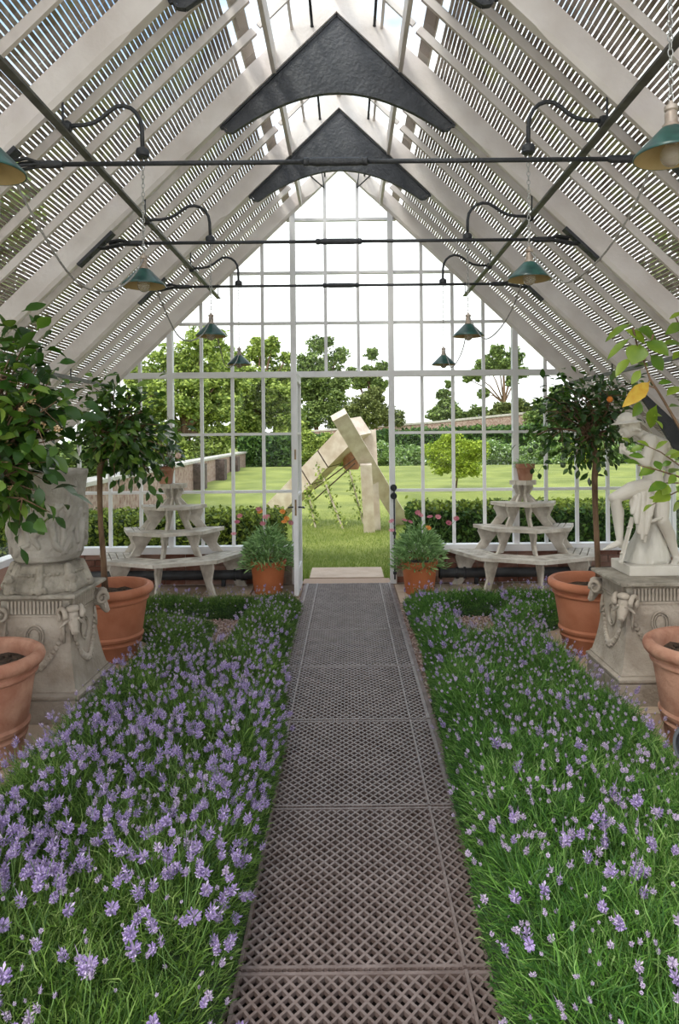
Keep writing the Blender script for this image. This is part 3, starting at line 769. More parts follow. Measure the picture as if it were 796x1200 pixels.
def head_template(pal, big=1.0, whorls=3, stem=.16):
    V = []; Fc = []; MI = []
    def tri(a, b, c, m): o = len(V); V.extend([a, b, c]); Fc.append((o, o + 1, o + 2)); MI.append(m)
    for wi in range(whorls):
        z = (wi * .0085) * big; rr = [.0115, .0135, .0115, .008][min(wi, 3)] * big; nf = [11, 13, 11, 7][min(wi, 3)]
        for k in range(nf):
            a = 2 * PI * (k + .5 * (wi % 2)) / nf + R.uniform(-.25, .25); c, sn = math.cos(a), math.sin(a)
            b0 = Vector((c * rr * .15, sn * rr * .15, z - .002)); tip = Vector((c * rr * R.uniform(.75, 1.1), sn * rr * R.uniform(.75, 1.1), z + R.uniform(-.003, .009) * big))
            sd = Vector((-sn, c, 0)) * .0027 * big; up = Vector((0, 0, .0035 * big)); mid = b0.lerp(tip, .72)
            tri(tuple(b0), tuple(mid + sd), tuple(tip), 0); tri(tuple(b0), tuple(tip), tuple(mid - sd), 0)
            tri(tuple(mid + up), tuple(tip + sd * .6), tuple(tip - sd * .6), 0)
    for a in range(3):
        a0, a1 = 2 * PI * a / 3, 2 * PI * (a + 1) / 3
        p0 = (.0042 * math.cos(a0), .0042 * math.sin(a0)); p1 = (.0042 * math.cos(a1), .0042 * math.sin(a1))
        tri((*p0, -.004), (*p1, -.004), (0, 0, whorls * .0135 * big), 1)
        q0 = (.0011 * math.cos(a0), .0011 * math.sin(a0)); q1 = (.0011 * math.cos(a1), .0011 * math.sin(a1))
        tri((*q0, -stem), (*q1, -stem), (*q1, 0), 2); tri((*q0, -stem), (*q1, 0), (*q0, 0), 2)
    return np.array(V), np.array(Fc), np.array(MI)
HT = [head_template(0, b, wv) for b, wv in ((1.15, 3), (1.0, 4), (1.15, 2), (.9, 3))]
HSM = head_template(0, .62, 2, .10)
CALYX = mat('lavender_calyx', (0.20, 0.15, 0.26), (0.34, 0.28, 0.38), 0.8, 50)
def head_me(T, m):
    me = bpy.data.meshes.new('flower_spike'); me.from_pydata(T[0].tolist(), [], T[1].tolist())
    for q in (m, CALYX, STEMG): me.materials.append(q)
    me.polygons.foreach_set('material_index', T[2].tolist()); return me
HM = [head_me(t, LILAC) for t in HT]; HMP = [head_me(t, LILACP) for t in HT]
def lavender(bed, nblade, label, leafm, wfun, nflow, npale, nsmall):
    sd = bed.sd
    root = thing('lavender_bed', label, 'lavender', (sd * .95, 3.2, 0))
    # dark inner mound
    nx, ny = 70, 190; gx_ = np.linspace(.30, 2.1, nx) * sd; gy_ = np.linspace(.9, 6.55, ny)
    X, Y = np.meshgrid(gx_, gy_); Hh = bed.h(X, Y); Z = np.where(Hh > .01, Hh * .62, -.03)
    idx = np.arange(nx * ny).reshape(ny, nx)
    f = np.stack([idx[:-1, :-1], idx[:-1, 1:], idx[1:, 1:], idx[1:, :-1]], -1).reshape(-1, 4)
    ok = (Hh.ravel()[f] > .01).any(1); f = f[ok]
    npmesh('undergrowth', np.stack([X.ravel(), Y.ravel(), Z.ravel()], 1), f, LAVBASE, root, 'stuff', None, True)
    x, y = bed.sample(nblade); n = len(x); h = bed.h(x, y); u = NR.uniform(.35, 1.0, n) ** .7
    e = .03; gxn = (bed.h(x + e, y) - bed.h(x - e, y)) / (2 * e); gyn = (bed.h(x, y + e) - bed.h(x, y - e)) / (2 * e)
    az = NR.uniform(0, 2 * PI, n); tl = NR.uniform(.2, 1.55, n)
    D = np.stack([np.cos(az) * np.sin(tl) - gxn * .5, np.sin(az) * np.sin(tl) - gyn * .5, np.cos(tl) + .12], 1)
    D /= np.linalg.norm(D, axis=1, keepdims=True)
    P = np.stack([x, y, h * u - .015], 1); Ln = NR.uniform(.035, .10, n) * np.clip(h / .2, .5, 1.1); wd = NR.uniform(.002, .0046, n)
    # bend
    B = rdirs(n) * .6; B[:, 2] -= .1
    S = np.cross(D, rdirs(n)); S /= np.linalg.norm(S, axis=1, keepdims=True)
    p1 = P + D * (Ln * .5)[:, None]; D2 = D + B; D2 /= np.linalg.norm(D2, axis=1, keepdims=True); p2 = p1 + D2 * (Ln * .5)[:, None]
    S = S * wd[:, None] * .5
    V = np.stack([P - S * .6, P + S * .6, p1 + S, p1 - S, p2], 1).reshape(-1, 3)
    t = np.array([(0, 1, 2), (0, 2, 3), (3, 2, 4)]); Fc = (t[None] + 5 * np.arange(n)[:, None, None]).reshape(-1, 3)
    npmesh('foliage', V, Fc, leafm, root, 'stuff', 'thin green lavender leaves and stalks')
    # flowers
    def pick(nn, wf, dirs=.35):
        x, y = bed.sample(nn * 14); pr = wf(x, y); ok = NR.uniform(0, 1, len(x)) < pr; x, y = x[ok][:nn], y[ok][:nn]
        h = bed.h(x, y); k = len(x); e = .03
        gx2 = (bed.h(x + e, y) - bed.h(x - e, y)) / (2 * e)
        ax = NR.normal(0, dirs, k) - np.clip(gx2, -1, 1) * .45; ay = NR.normal(0, dirs, k); st = NR.uniform(.01, .11, k)
        Dn = np.stack([ax, ay, np.ones(k)], 1); Dn /= np.linalg.norm(Dn, axis=1, keepdims=True)
        Pn = np.stack([x, y, h], 1) + Dn * st[:, None]
        return Pn, Dn
    P1, D1 = pick(nflow, wfun); o = np.argsort(P1[:, 1]); P1, D1 = P1[o], D1[o]
    Pp, Dp = pick(npale, lambda x, y: .25 + .75 * (y > 2.2) * (y < 5.5))
    nb = 150; far1, farp = P1[nb:], Pp
    op = np.argsort(Pp[:, 1]); Pp, Dp = Pp[op], Dp[op]; vis = Pp[:, 1] > 1.5; Pp, Dp = Pp[vis], Dp[vis]
    vis = P1[:, 1] > 1.45; P1, D1 = P1[vis], D1[vis]; nb = 230; npp = 65
    for i in range(min(nb, len(P1))):
        M = Matrix.Translation(Vector(P1[i]) - root.location) @ (basis(D1[i], (1, 0, 0)) @ Matrix(((0, 0, 1), (0, 1, 0), (-1, 0, 0)))).to_4x4() @ Matrix.Rotation(R.uniform(0, 6), 4, 'Z') @ Matrix.Scale(R.uniform(.95, 1.5), 4)
        inst('flower_spike', HM[R.randrange(4)], M, root)
    for i in range(min(npp, len(Pp))):
        M = Matrix.Translation(Vector(Pp[i]) - root.location) @ (basis(Dp[i], (1, 0, 0)) @ Matrix(((0, 0, 1), (0, 1, 0), (-1, 0, 0)))).to_4x4() @ Matrix.Scale(R.uniform(.6, .95), 4)
        inst('flower_spike', HMP[R.randrange(4)], M, root, 'paler, half faded flower spike')
    def bulk(nm, Pn, Dn, T, m, sc_):
        if not len(Pn): return
        k = len(Pn); Nn = rdirs(k); Bm = np_basis(Dn, Nn); Rm = np.stack([Bm[..., 1], Bm[..., 2], Bm[..., 0]], 2)
        mass(nm, (T[0], T[1]), Pn, Rm, NR.uniform(*sc_, k), [m, CALYX, STEMG], root, 'stuff', None, T[2])
    bulk('small_flower_spikes', P1[nb:], D1[nb:], HT[0], LILAC, (.7, 1.15))
    bulk('pale_flower_spikes', Pp[npp:], Dp[npp:], HT[3], LILACP, (.6, .95))
    Ps, Ds = pick(nsmall, lambda x, y: .5 + 0 * x, .5); bulk('small_buds', Ps, Ds, HSM, LILACP, (.5, 1.0))
    return root
def g2(x, y, cx, cy, sx, sy): return np.exp(-((x - cx) / sx) ** 2 - ((y - cy) / sy) ** 2)
def wL(x, y):
    v = .035 + .10 * (y < 4.2)
    v = v * .75 + 1.5 * g2(x, y, -1.08, 2.15, .24, .30) + .75 * g2(x, y, -.95, 3.0, .35, .38) + .85 * g2(x, y, -.42, 3.0, .16, .9) + .4 * g2(x, y, -.75, 3.7, .3, .4) + .35 * g2(x, y, -.5, 2.1, .22, .4)
    v = v + .25 * .6 * g2(x, y, -.45, 4.4, .15, .6)
    return v
def wR(x, y):
    return .09 + .75 * g2(x, y, .42, 2.0, .10, .38) + .65 * g2(x, y, 1.02, 2.25, .22, .22) + .18 * g2(x, y, .7, 2.1, .25, .4) + .12 * g2(x, y, 1.3, 5.9, .4, .2) + .06 * (y > 4)
lavender(Bed(-1, QL, 1.3), 150000, 'left bed of lavender beside the path, thickly covered with lilac flower spikes', LAVLEAF, wL, 820, 620, 1100)
lavender(Bed(1, QR, 4.1), 150000, 'right bed of lavender beside the path, mostly green with few flowers', LAVLEAF2, wR, 190, 640, 1300)

# ------------------------------------------------------------------ terracotta pots
def big_pot(loc, mt, label, r=.30, Hh=.53, group='rolled rim terracotta pots'):
    x, y = loc
    t = thing('terracotta_pot', label, 'pot', (x, y, 0), group)
    k = r / .30; q = Hh / .53
    prof = [(.0, 0), (.196 * k, 0), (.205 * k, .008), (.212 * k, .09 * q), (.222 * k, .105 * q), (.226 * k, .118 * q), (.219 * k, .13 * q), (.221 * k, .142 * q), (.234 * k, .152 * q), (.238 * k, .17 * q), (.228 * k, .185 * q),
            (.245 * k, .30 * q), (.256 * k, .375 * q), (.262 * k, .41 * q), (.276 * k, .422 * q), (.278 * k, .432 * q), (.268 * k, .442 * q), (.272 * k, .455 * q),
            (.292 * k, .462 * q), (.306 * k, .478 * q), (.311 * k, .497 * q), (.304 * k, .518 * q), (.286 * k, .53 * q), (.265 * k, .526 * q), (.252 * k, .508 * q), (.247 * k, .48 * q), (.24 * k, .44 * q), (0, .44 * q)]
    MB().lathe(prof, 48, (x, y, 0.004)).build('pot_body', mt, t, 'auto')
    mb = MB(); n = 26; rr = .243 * k; zs_ = .455 * q
    vs = [(x, y, zs_ + .012)]; fs = []
    for i in range(1, 6):
        for a in range(n):
            vs.append((x + rr * i / 5 * math.cos(2 * PI * a / n), y + rr * i / 5 * math.sin(2 * PI * a / n), zs_ + R.uniform(-.006, .012)))
    for a in range(n): fs.append((0, 1 + a, 1 + (a + 1) % n))
    for i in range(4):
        for a in range(n): fs.append((1 + i * n + a, 1 + (i + 1) * n + a, 1 + (i + 1) * n + (a + 1) % n, 1 + i * n + (a + 1) % n))
    for _ in range(26):
        a = R.uniform(0, 6.28); q_ = R.uniform(0, .85) * rr; mb.ell((x + q_ * math.cos(a), y + q_ * math.sin(a), zs_ + .012), (R.uniform(.006, .014),) * 3, 5, 4)
    mb.add(vs, fs); mb.build('soil', SOIL, t)
    return t, zs_
PL = (-1.755, 5.02); PR = (1.80, 5.07); NL = (-1.86, 3.42); NRt = (1.84, 3.50)
big_pot(PL, TERRA, 'orange-red rolled rim terracotta pot holding the left standard tree')
big_pot(PR, TERRA, 'orange-red rolled rim terracotta pot holding the right standard tree')
big_pot(NL, TERRA_OLD, 'large weathered terracotta pot at the left edge, in front of the carved vase')
big_pot(NRt, TERRA_OLD, 'large weathered terracotta pot at the right edge, in front of the statue plinth')

# ------------------------------------------------------------------ citrus trees
def crown_tree(t, trunk, tr, C_, rad, nb, nparts, nmass, Ln, W, mp_, mm_, spread=.09, clip=None, twigs=2, seed=1, shell_=.55):
    rr = random.Random(seed); C_ = Vector(C_)
    MB().tube(trunk, tr, 10).build('trunk', BARK, t, True)
    top = Vector(trunk[-1]); pts = []
    for i in range(nb):
        while True:
            d = Vector((rr.gauss(0, 1), rr.gauss(0, 1), rr.gauss(0.15, .9))).normalized()
            e = C_ + Vector((d.x * rad[0], d.y * rad[1], d.z * rad[2])) * rr.uniform(shell_, .95)
            if clip is None or clip(e): break
        m = top.lerp(e, .45) + Vector((rr.uniform(-.05, .05), rr.uniform(-.05, .05), .06))
        pl = [top + Vector((0, 0, -.02)), top.lerp(m, .5) + Vector((0, 0, .02)), m, m.lerp(e, .5) + Vector((0, 0, .03)), e]
        MB().tube(pl, [.010, .008, .006, .0045, .002], 6).build('branch', BARK, t, True)
        for k in range(2, 5): pts.append((pl[k], (pl[k] - pl[k - 1]).normalized(), k))
        pts.append((pl[3].lerp(pl[4], .5), (pl[4] - pl[3]).normalized(), 4))
        for j in range(twigs):
            q = pl[rr.choice([2, 3])]; d2 = Vector((rr.gauss(0, 1), rr.gauss(0, 1), rr.gauss(0, .8))).normalized()
            e2 = q + d2 * rr.uniform(.12, .24) * (rad[0] / .4)
            if clip and not clip(e2): continue
            MB().tube([q, q.lerp(e2, .5) + Vector((0, 0, .015)), e2], [.004, .003, .0015], 5).build('twig', BARK, t, True)
            pts.append((e2, d2, 4)); pts.append((q.lerp(e2, .6), d2, 4))
    meshes = [leaf_mesh('leaf', mp_, Ln * a, W * b, fold=f, droop=dr) for a, b, f, dr in ((1, 1, .25, .25), (.85, 1.05, .4, .4), (1.1, .9, .15, .1), (.7, .8, .3, .5))]
    LV = []
    n = 0
    while n < nparts + nmass:
        p, d, k = rr.choice(pts)
        pos = p + Vector((rr.gauss(0, 1), rr.gauss(0, 1), rr.gauss(0, 1))) * spread
        if clip and not clip(pos): continue
        dd = d * .5 + Vector((rr.gauss(0, 1), rr.gauss(0, 1), rr.gauss(-.25, .6))) + (pos - C_).normalized() * .5
        nn = Vector((rr.gauss(0, .6), rr.gauss(-.2, .6), 1.0))
        LV.append((pos, dd, nn, rr.uniform(.65, 1.15))); n += 1
    LV.sort(key=lambda q: q[0].y + .4 * (q[0] - C_).length * -1)
    for pos, dd, nn, s_ in LV[:nparts]:
        inst('leaf', rr.choice(meshes), Matrix.Translation(pos - t.location) @ basis(dd, nn).to_4x4() @ Matrix.Scale(s_, 4), t)
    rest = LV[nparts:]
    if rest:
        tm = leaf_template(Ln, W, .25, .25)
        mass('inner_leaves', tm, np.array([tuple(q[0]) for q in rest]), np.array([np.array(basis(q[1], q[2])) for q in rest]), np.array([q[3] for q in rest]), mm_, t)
    return pts
zs0 = .46
t = thing('citrus_tree', 'slim standard citrus tree with round leafy crown in the left red pot', 'tree', (PL[0], PL[1], zs0))
tb = U(123, 684, PL[1]); tt = U(117, 548, PL[1])
ptsA = crown_tree(t, [tb + Vector((0, 0, -.04)), U(121, 650, PL[1]), U(118, 615, PL[1]), U(117, 580, PL[1]), tt + Vector((.0, 0, .0)), U(125, 530, PL[1])], [.024, .020, .019, .019, .021, .014],
           U(150, 515, PL[1]), (.41, .36, .46), 34, 300, 700, .095, .046, CITRUS, CITRUSI, .06, seed=3)
for i in range(7):
    p = R.choice(ptsA)[0]; MB().ell(p + Vector((0, -.06, -.03)), (.024, .024, .026), 10, 8).build('green_fruit', mat('green_fruit', (.08, .16, .03), (.12, .22, .05), .4), t, True)
t = thing('citrus_tree', 'standard citrus tree with dark leafy crown and straight trunk in the right red pot', 'tree', (PR[0], PR[1], zs0))
ptsB = crown_tree(t, [U(702, 686, PR[1]), U(700, 640, PR[1]), U(698, 600, PR[1]), U(697, 560, PR[1]), U(699, 542, PR[1]), U(695, 515, PR[1])], [.022, .020, .020, .022, .026, .016],
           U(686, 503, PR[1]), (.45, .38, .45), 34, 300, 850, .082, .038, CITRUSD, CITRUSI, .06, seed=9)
for px, py in ((628, 523), (622, 528), (636, 532), (660, 545)):
    MB().ell(U(px, py, PR[1] - .25), .02, 10, 8).build('green_fruit', mat('dark_fruit', (.03, .05, .02), (.05, .09, .03), .4), t, True)
MB().ell(U(715, 468, PR[1] - .3), (.022, .02, .022), 10, 8).build('blossom', ORANGE, t, True, label='single orange blossom')

# left foreground lemon shrub
t = thing('citrus_shrub', 'leafy lemon shrub with buff blossom filling the left edge of the view', 'shrub', (NL[0], NL[1], zs0))
c0 = Vector((-1.78, 3.33, 1.68))
clipL = lambda p: (-25 < (p.x * F / p.y + CX) < 122) and p.y > 2.9 and (p.z > .98) and not ((p.x * F / p.y + CX) > 62 and p.z > 1.98)
ptsC = crown_tree(t, [Vector((-1.90, 3.42, .44)), Vector((-1.94, 3.40, .75)), Vector((-1.92, 3.38, 1.05)), Vector((-1.86, 3.36, 1.28))], [.022, .019, .017, .015],
           c0, (.50, .34, .76), 60, 300, 420, .115, .062, CITRUS, CITRUSI, .065, clip=clipL, seed=5, shell_=.4)
bm_ = MB()
for k in range(14):
    a = 2.4 * k; r_ = .004 + .0011 * k; bm_.ell((r_ * math.cos(a), r_ * math.sin(a), .006 * (k % 3)), (.0055, .0035, .007), 5, 4)
bme = mesh_only(bm_, 'blossom', BLOSSOM)
for i in range(42):
    p = R.choice(ptsC)[0] + Vector((R.gauss(0, .03), R.uniform(-.10, 0), R.gauss(0, .03)))
    inst('blossom', bme, Matrix.Translation(p - t.location) @ Matrix.Rotation(R.uniform(0, 6), 4, 'X') @ Matrix.Scale(R.uniform(.7, 1.25), 4), t)

# right foreground shrub, branches and leaves placed one by one
t = thing('citrus_shrub', 'sparse lemon shrub with lime green leaves and one yellow leaf, right edge', 'shrub', (NRt[0], NRt[1], zs0))
YR = 3.30
def V3(px, py, dy=0): return U(px, py, YR + dy)
for pl, r0 in (([V3(755, 424), V3(762, 444), V3(776, 466), V3(796, 500), V3(822, 545), V3(848, 600, .1), Vector((1.86, 3.5, .44))], .004),
               ([V3(762, 570), V3(782, 566), V3(800, 566), V3(835, 585, .05)], .002), ([V3(748, 545, -.05), V3(775, 552), V3(800, 560), V3(838, 588, .05)], .0025),
               ([V3(757, 522), V3(775, 530), V3(800, 548), V3(832, 576, .05)], .002), ([V3(755, 424), V3(747, 405), V3(742, 384)], .0022), ([V3(755, 424), V3(762, 404), V3(766, 392)], .002),
               ([V3(776, 466), V3(768, 455), V3(755, 450)], .002), ([V3(764, 592), V3(780, 583), V3(806, 570), V3(840, 592, .05)], .002), ([V3(762, 444), V3(752, 462), V3(748, 470)], .0018),
               ([V3(792, 372), V3(806, 400), V3(822, 460), V3(840, 560), V3(850, 600, .1)], .003)):
    n_ = len(pl); MB().tube(pl, [r0 * (1 + 1.6 * i / (n_ - 1)) for i in range(n_)], 7).build('branch', BARK, t, True)
LR = [  # base px, tip px, width px, kind
    (740, 379, 707, 397, 11, 0), (739, 396, 710, 418, 10, 0), (739, 419, 721, 438, 12, 0), (746, 385, 776, 400, 24, 0), (757, 404, 737, 384, 18, 0), (752, 403, 741, 425, 24, 0),
    (757, 400, 783, 412, 17, 0), (762, 416, 779, 433, 15, 0), (762, 447, 735, 473, 16, 2), (751, 433, 741, 449, 9, 0), (771, 450, 787, 446, 9, 0), (781, 464, 798, 451, 11, 0), (751, 470, 744, 488, 12, 0),
    (770, 474, 759, 503, 14, 1), (784, 477, 799, 473, 8, 0), (800, 379, 784, 388, 12, 0), (799, 403, 779, 400, 11, 1), (800, 412, 789, 419, 9, 0), (800, 366, 785, 372, 6, 1), (766, 488, 778, 484, 7, 0),
    (768, 492, 778, 499, 6, 0), (757, 522, 738, 528, 8, 0), (762, 524, 748, 515, 8, 0), (768, 527, 780, 516, 9, 0), (756, 536, 738, 532, 8, 0), (752, 545, 734, 537, 8, 1), (770, 549, 749, 555, 13, 0),
    (775, 552, 768, 538, 9, 0), (784, 556, 798, 545, 12, 0), (782, 566, 764, 571, 12, 0), (784, 568, 778, 579, 11, 0), (786, 578, 768, 585, 16, 0), (792, 570, 803, 578, 12, 0), (776, 586, 762, 582, 7, 0),
    (779, 534, 792, 527, 9, 0), (788, 541, 776, 545, 7, 0), (792, 556, 785, 566, 9, 0), (765, 591, 755, 594, 5, 0), (740, 520, 731, 512, 7, 0), (800, 590, 787, 598, 12, 0), (800, 530, 788, 534, 9, 0), (760, 430, 748, 424, 10, 0)]
for k, (bx, by, tx, ty, wp, kd) in enumerate(LR):
    dy = R.uniform(-.12, .08); a = V3(bx, by, 0); b = V3(tx, ty, dy)
    Ln = (b - a).length; me = leaf_mesh('leaf', [LEMON, LEMON, YELLOWL][kd] if kd != 1 else LEMON, Ln, wp * YR / F * 1.1, fold=.3, droop=.18, petiole=.08)
    nn = Vector((R.gauss(0, .4), -.75, .75))
    inst('leaf', me, Matrix.Translation(a - t.location) @ basis(b - a, nn).to_4x4(), t, 'yellow leaf' if kd == 2 else None)

# ------------------------------------------------------------------ stone plinths
def ram_head():
    mb = MB()
    mb.ell((0, -.03, .0), (.036, .045, .040), 12, 9); mb.cap((0, -.045, -.01), (0, -.075, -.07), .030, .019, 10); mb.ell((0, -.078, -.078), (.018, .014, .012), 8, 6)
    mb.ell((0, -.05, .035), (.035, .03, .02), 10, 6)
    for s in (-1, 1):
        pts = []; rs = []
        for k in range(22):
            a = -1.9 + k * .38; r_ = .040 * (1 - k / 30); pts.append((s * (.040 + .0013 * k), -.028 + r_ * math.sin(a) * .9, .006 + r_ * math.cos(a))); rs.append(.0135 * (1 - k / 34))
        mb.tube(pts, rs, 8)
        mb.ell((s * .02, -.072, -.012), .007, 6, 5); mb.ell((s * .012, -.088, -.074), .005, 5, 4)
        mb.cap((s * .03, -.05, -.02), (s * .055, -.045, -.045), .010, .005, 6)
    return mb
def plinth_root(cx, cy, label):
    t = thing('stone_plinth', label, 'plinth', (cx, cy, 0), 'carved stone plinths')
    def sq(prof):
        mb = MB(); V = []
        for hw, z in prof: V += [(-hw, -hw, z), (hw, -hw, z), (hw, hw, z), (-hw, hw, z)]
        n = len(prof); fs = [(i * 4 + k, i * 4 + (k + 1) % 4, i * 4 + 4 + (k + 1) % 4, i * 4 + 4 + k) for i in range(n - 1) for k in range(4)] + [(3, 2, 1, 0), tuple(n * 4 - 4 + k for k in range(4))]
        return mb.add(V, fs)
    sq([(.272, .002), (.272, .128), (.266, .134)]).build('base_block', STONE, t, False, False)
    pr = [(.262, .134), (.276, .140), (.280, .150), (.278, .160), (.266, .168), (.258, .172), (.258, .180), (.248, .19)]
    for k in range(1, 9):
        q = k / 8; pr.append((.248 - .050 * (1 - (1 - q) ** 2.2), .19 + (.585 - .19) * q))
    pr += [(.206, .588), (.206, .600)]
    b = sq(pr); b.build('shaft', STONE, t, 'auto', False)
    sq([(.196, .600), (.196, .690)]).build('frieze', STONE_D, t, False, False)
    sq([(.204, .682), (.215, .690), (.222, .694), (.242, .697), (.250, .703), (.250, .716), (.243, .722)]).build('cap_slab', STONE_D, t, False, False)
    rm = mesh_only(MB().box(-.0055, .0055, -.010, .006, .606, .678), 'flute_rib', STONE)
    for q in range(4):
        Rq = Matrix.Rotation(q * PI / 2, 4, 'Z')
        for k in range(15):
            x = -.15 + .3 * k / 14
            inst('flute_rib', rm, Rq @ Matrix.Translation((x, -.198, 0)), t)
    rh = mesh_only(ram_head(), 'ram_head', STONE, True)
    for q in range(4):
        inst('ram_head', rh, Matrix.Rotation(q * PI / 2 + PI / 4, 4, 'Z') @ Matrix.Translation((0, -.265, .60)) @ Matrix.Scale(1.15, 4), t)
    # swag of fruit hanging from the heads, oval medallion
    mb = MB()
    for k in range(25):
        q = k / 24; x = (-.165 + .33 * q); z = .50 - .20 * (1 - (2 * q - 1) ** 2); hw = .232 - .034 * min(1, max(0, (z - .19) / .4) * 1.6)
        hw = .248 - .050 * (1 - (1 - (z - .19) / .395) ** 2.2)
        s = .013 + .011 * (1 - abs(2 * q - 1)); mb.ell((x, -hw - .004, z), (s * 1.15, s * .7, s * .95), 7, 5)
        if k % 2: mb.ell((x + .004, -hw - .010, z - s * .6), (s * .6,) * 3, 6, 4)
    for s_ in (-1, 1): mb.tube([(s_ * .165, -.205, .56), (s_ * .168, -.212, .50), (s_ * .172, -.216, .44)], [.008, .01, .006], 6)
    sw = mesh_only(mb, 'swag', STONE, True)
    mb = MB(); n = 24
    mb.ell((0, 0, 0), (.030, .010, .042), 16, 8)
    for rr_ in ((.052, .066, .006), (.038, .050, .004)):
        mb.tube([(rr_[0] * math.cos(2 * PI * k / n), -.004, rr_[1] * math.sin(2 * PI * k / n)) for k in range(n + 1)], rr_[2], 6, cap=False)
    md = mesh_only(mb, 'medallion', STONE, True)
    for q in range(4):
        Rq = Matrix.Rotation(q * PI / 2, 4, 'Z')
        inst('swag', sw, Rq, t); inst('medallion', md, Rq @ Matrix.Translation((0, -.206, .475)) @ Matrix.Rotation(-.05, 4, 'X'), t)
    return t
plinth_root(-1.795, 4.10, 'carved stone plinth with ram heads on the left, under the carved vase')
plinth_root(1.855, 4.27, 'carved stone plinth with ram heads on the right, under the statue')

# carved vase on the left plinth
vx, vy, vz = -1.80, 4.09, .722
t = thing('stone_vase', 'large grey carved stone vase on the left plinth, half hidden by leaves', 'vase', (vx, vy, vz))
mb = MB(); mb.lathe([(0, 0), (.232, 0), (.236, .02), (.226, .045), (.205, .085), (.190, .12), (.170, .15), (.14, .17), (0, .17)], 32, (vx, vy, vz))
for k in range(8):
    a = 2 * PI * k / 8 + .2; c, s = math.cos(a), math.sin(a)
    mb.cap((vx + .236 * c, vy + .236 * s, vz + .02), (vx + .190 * c, vy + .190 * s, vz + .14), .038 if k % 2 else .026, .022, 8)
    for j in range(4): b = a + (j - 1.5) * .09; mb.ell((vx + .243 * math.cos(b), vy + .243 * math.sin(b), vz + .022), (.016, .016, .022), 6, 5)
    if k % 2: mb.ell((vx + .236 * c, vy + .236 * s, vz + .075), (.032, .032, .034), 8, 6)
for k in range(56): a = 2 * PI * k / 56; mb.ell((vx + .203 * math.cos(a), vy + .203 * math.sin(a), vz + .105), .0105, 6, 4)
o = mb.build('carved_foot', STONE_D, t, True, label='mossy carved foot with beading and scrolls'); remesh(o, .004, 0)
VS = mat('grey_vase_stone', (0.29, 0.262, 0.228), (0.47, 0.435, 0.385), 0.9, 7, 0.5, 40)
mb = MB(); mb.lathe([(0, .165), (.165, .165), (.185, .175), (.200, .205), (.206, .26), (.204, .36), (.208, .50), (.218, .60), (.226, .66), (.232, .68), (.230, .70), (.225, .70), (.20, .65), (0, .64)], 40, (vx, vy, vz))
rr = random.Random(4)
for k in range(70):
    a = rr.uniform(0, 2 * PI); z0 = rr.uniform(.19, .48); pts = []; rs = []
    da = rr.uniform(-.5, .5); dz = rr.uniform(.06, .2)
    for j in range(6):
        q = j / 5; aa = a + da * q + .12 * math.sin(q * 3 + k); zz = z0 + dz * q; pts.append((vx + .212 * math.cos(aa), vy + .212 * math.sin(aa), vz + zz)); rs.append(.008 + .011 * math.sin(q * PI))
    mb.tube(pts, rs, 7)
for k in range(9):
    a = 2 * PI * k / 9 + .3; c, s = math.cos(a), math.sin(a); z = vz + .40
    mb.ell((vx + .212 * c, vy + .212 * s, z + .06), (.022, .022, .028), 8, 6); mb.cap((vx + .208 * c, vy + .208 * s, z + .03), (vx + .208 * math.cos(a + .12), vy + .208 * math.sin(a + .12), z - .12), .026, .016, 8)
o = mb.build('carved_bowl', VS, t, True); remesh(o, .005, 1)

# ------------------------------------------------------------------ statue
SY = 4.36
t = thing('statue', 'pale stone statue of a seated youth in a winged hat on the right plinth', 'statue', (1.90, 4.36, .722))
def S(px, py, d=0): return U(px, py, SY + d)
bx0, bx1 = 1.735, 2.09
o = MB().box(bx0, bx1, 4.21, 4.51, .723, .785).build('base_slab', MARBLE, t)
b_ = o.modifiers.new('bevel', 'BEVEL'); b_.width = .004; b_.segments = 2
ft = .785
k = SY / F  # metres per pixel
mb = MB()
def C2(a, b, r1, r2, flat=1.0, side=None): mb.cap(a, b, r1 * k, r2 * k, 14, flat, side)
# pelvis, torso
hipF = S(757, 575, -.02); hipB = S(770, 577, .05)
mb.ell(S(765, 572, .01), (13.5 * k, 13 * k, 12 * k), 16, 10)
C2(S(765, 570), S(765, 553, .0), 12.5, 11.0); C2(S(765, 555), S(766, 534, .0), 11.0, 13.5); C2(S(766, 536), S(769, 524, .0), 13.5, 12.5)
C2(S(760, 516, -.06), S(777, 522, .07), 8.5, 8.5)            # shoulder girdle
mb.ell(S(759, 533, -.03), (8 * k, 9 * k, 7 * k), 12, 8)       # chest
C2(S(768, 520), S(752, 509, -.01), 7.5, 5.6); C2(S(756, 512), S(744, 505, -.01), 5.6, 5.2)    # neck
# head: bowed, looking down to the left
hc = S(739, 500, -.01)
Rh = Matrix.Rotation(-.55, 3, 'Y')
mb.ell(hc, (11.0 * k, 9.0 * k, 12.0 * k), 18, 12, Rh)
mb.ell(S(734.6, 505.5, -.01), (7.6 * k, 6.6 * k, 8.6 * k), 14, 10, Rh)
mb.cap(S(729.0, 500.5, -.012), S(727.0, 506.2, -.012), 1.2 * k, 2.0 * k, 8)        # nose
mb.ell(S(731.5, 514, -.012), (3.0 * k, 3.2 * k, 2.6 * k), 8, 6)                    # chin
mb.cap(S(728.4, 509.6, -.022), S(728.4, 509.6, -.002), 1.4 * k, 1.4 * k, 8)        # lips
mb.cap(S(729.5, 498.5, -.035), S(729.5, 498.5, .015), 1.7 * k, 1.7 * k, 8)         # brow
mb.ell(S(743.5, 503, -.058), (2.0 * k, 1.2 * k, 3.2 * k), 8, 6)                    # ear
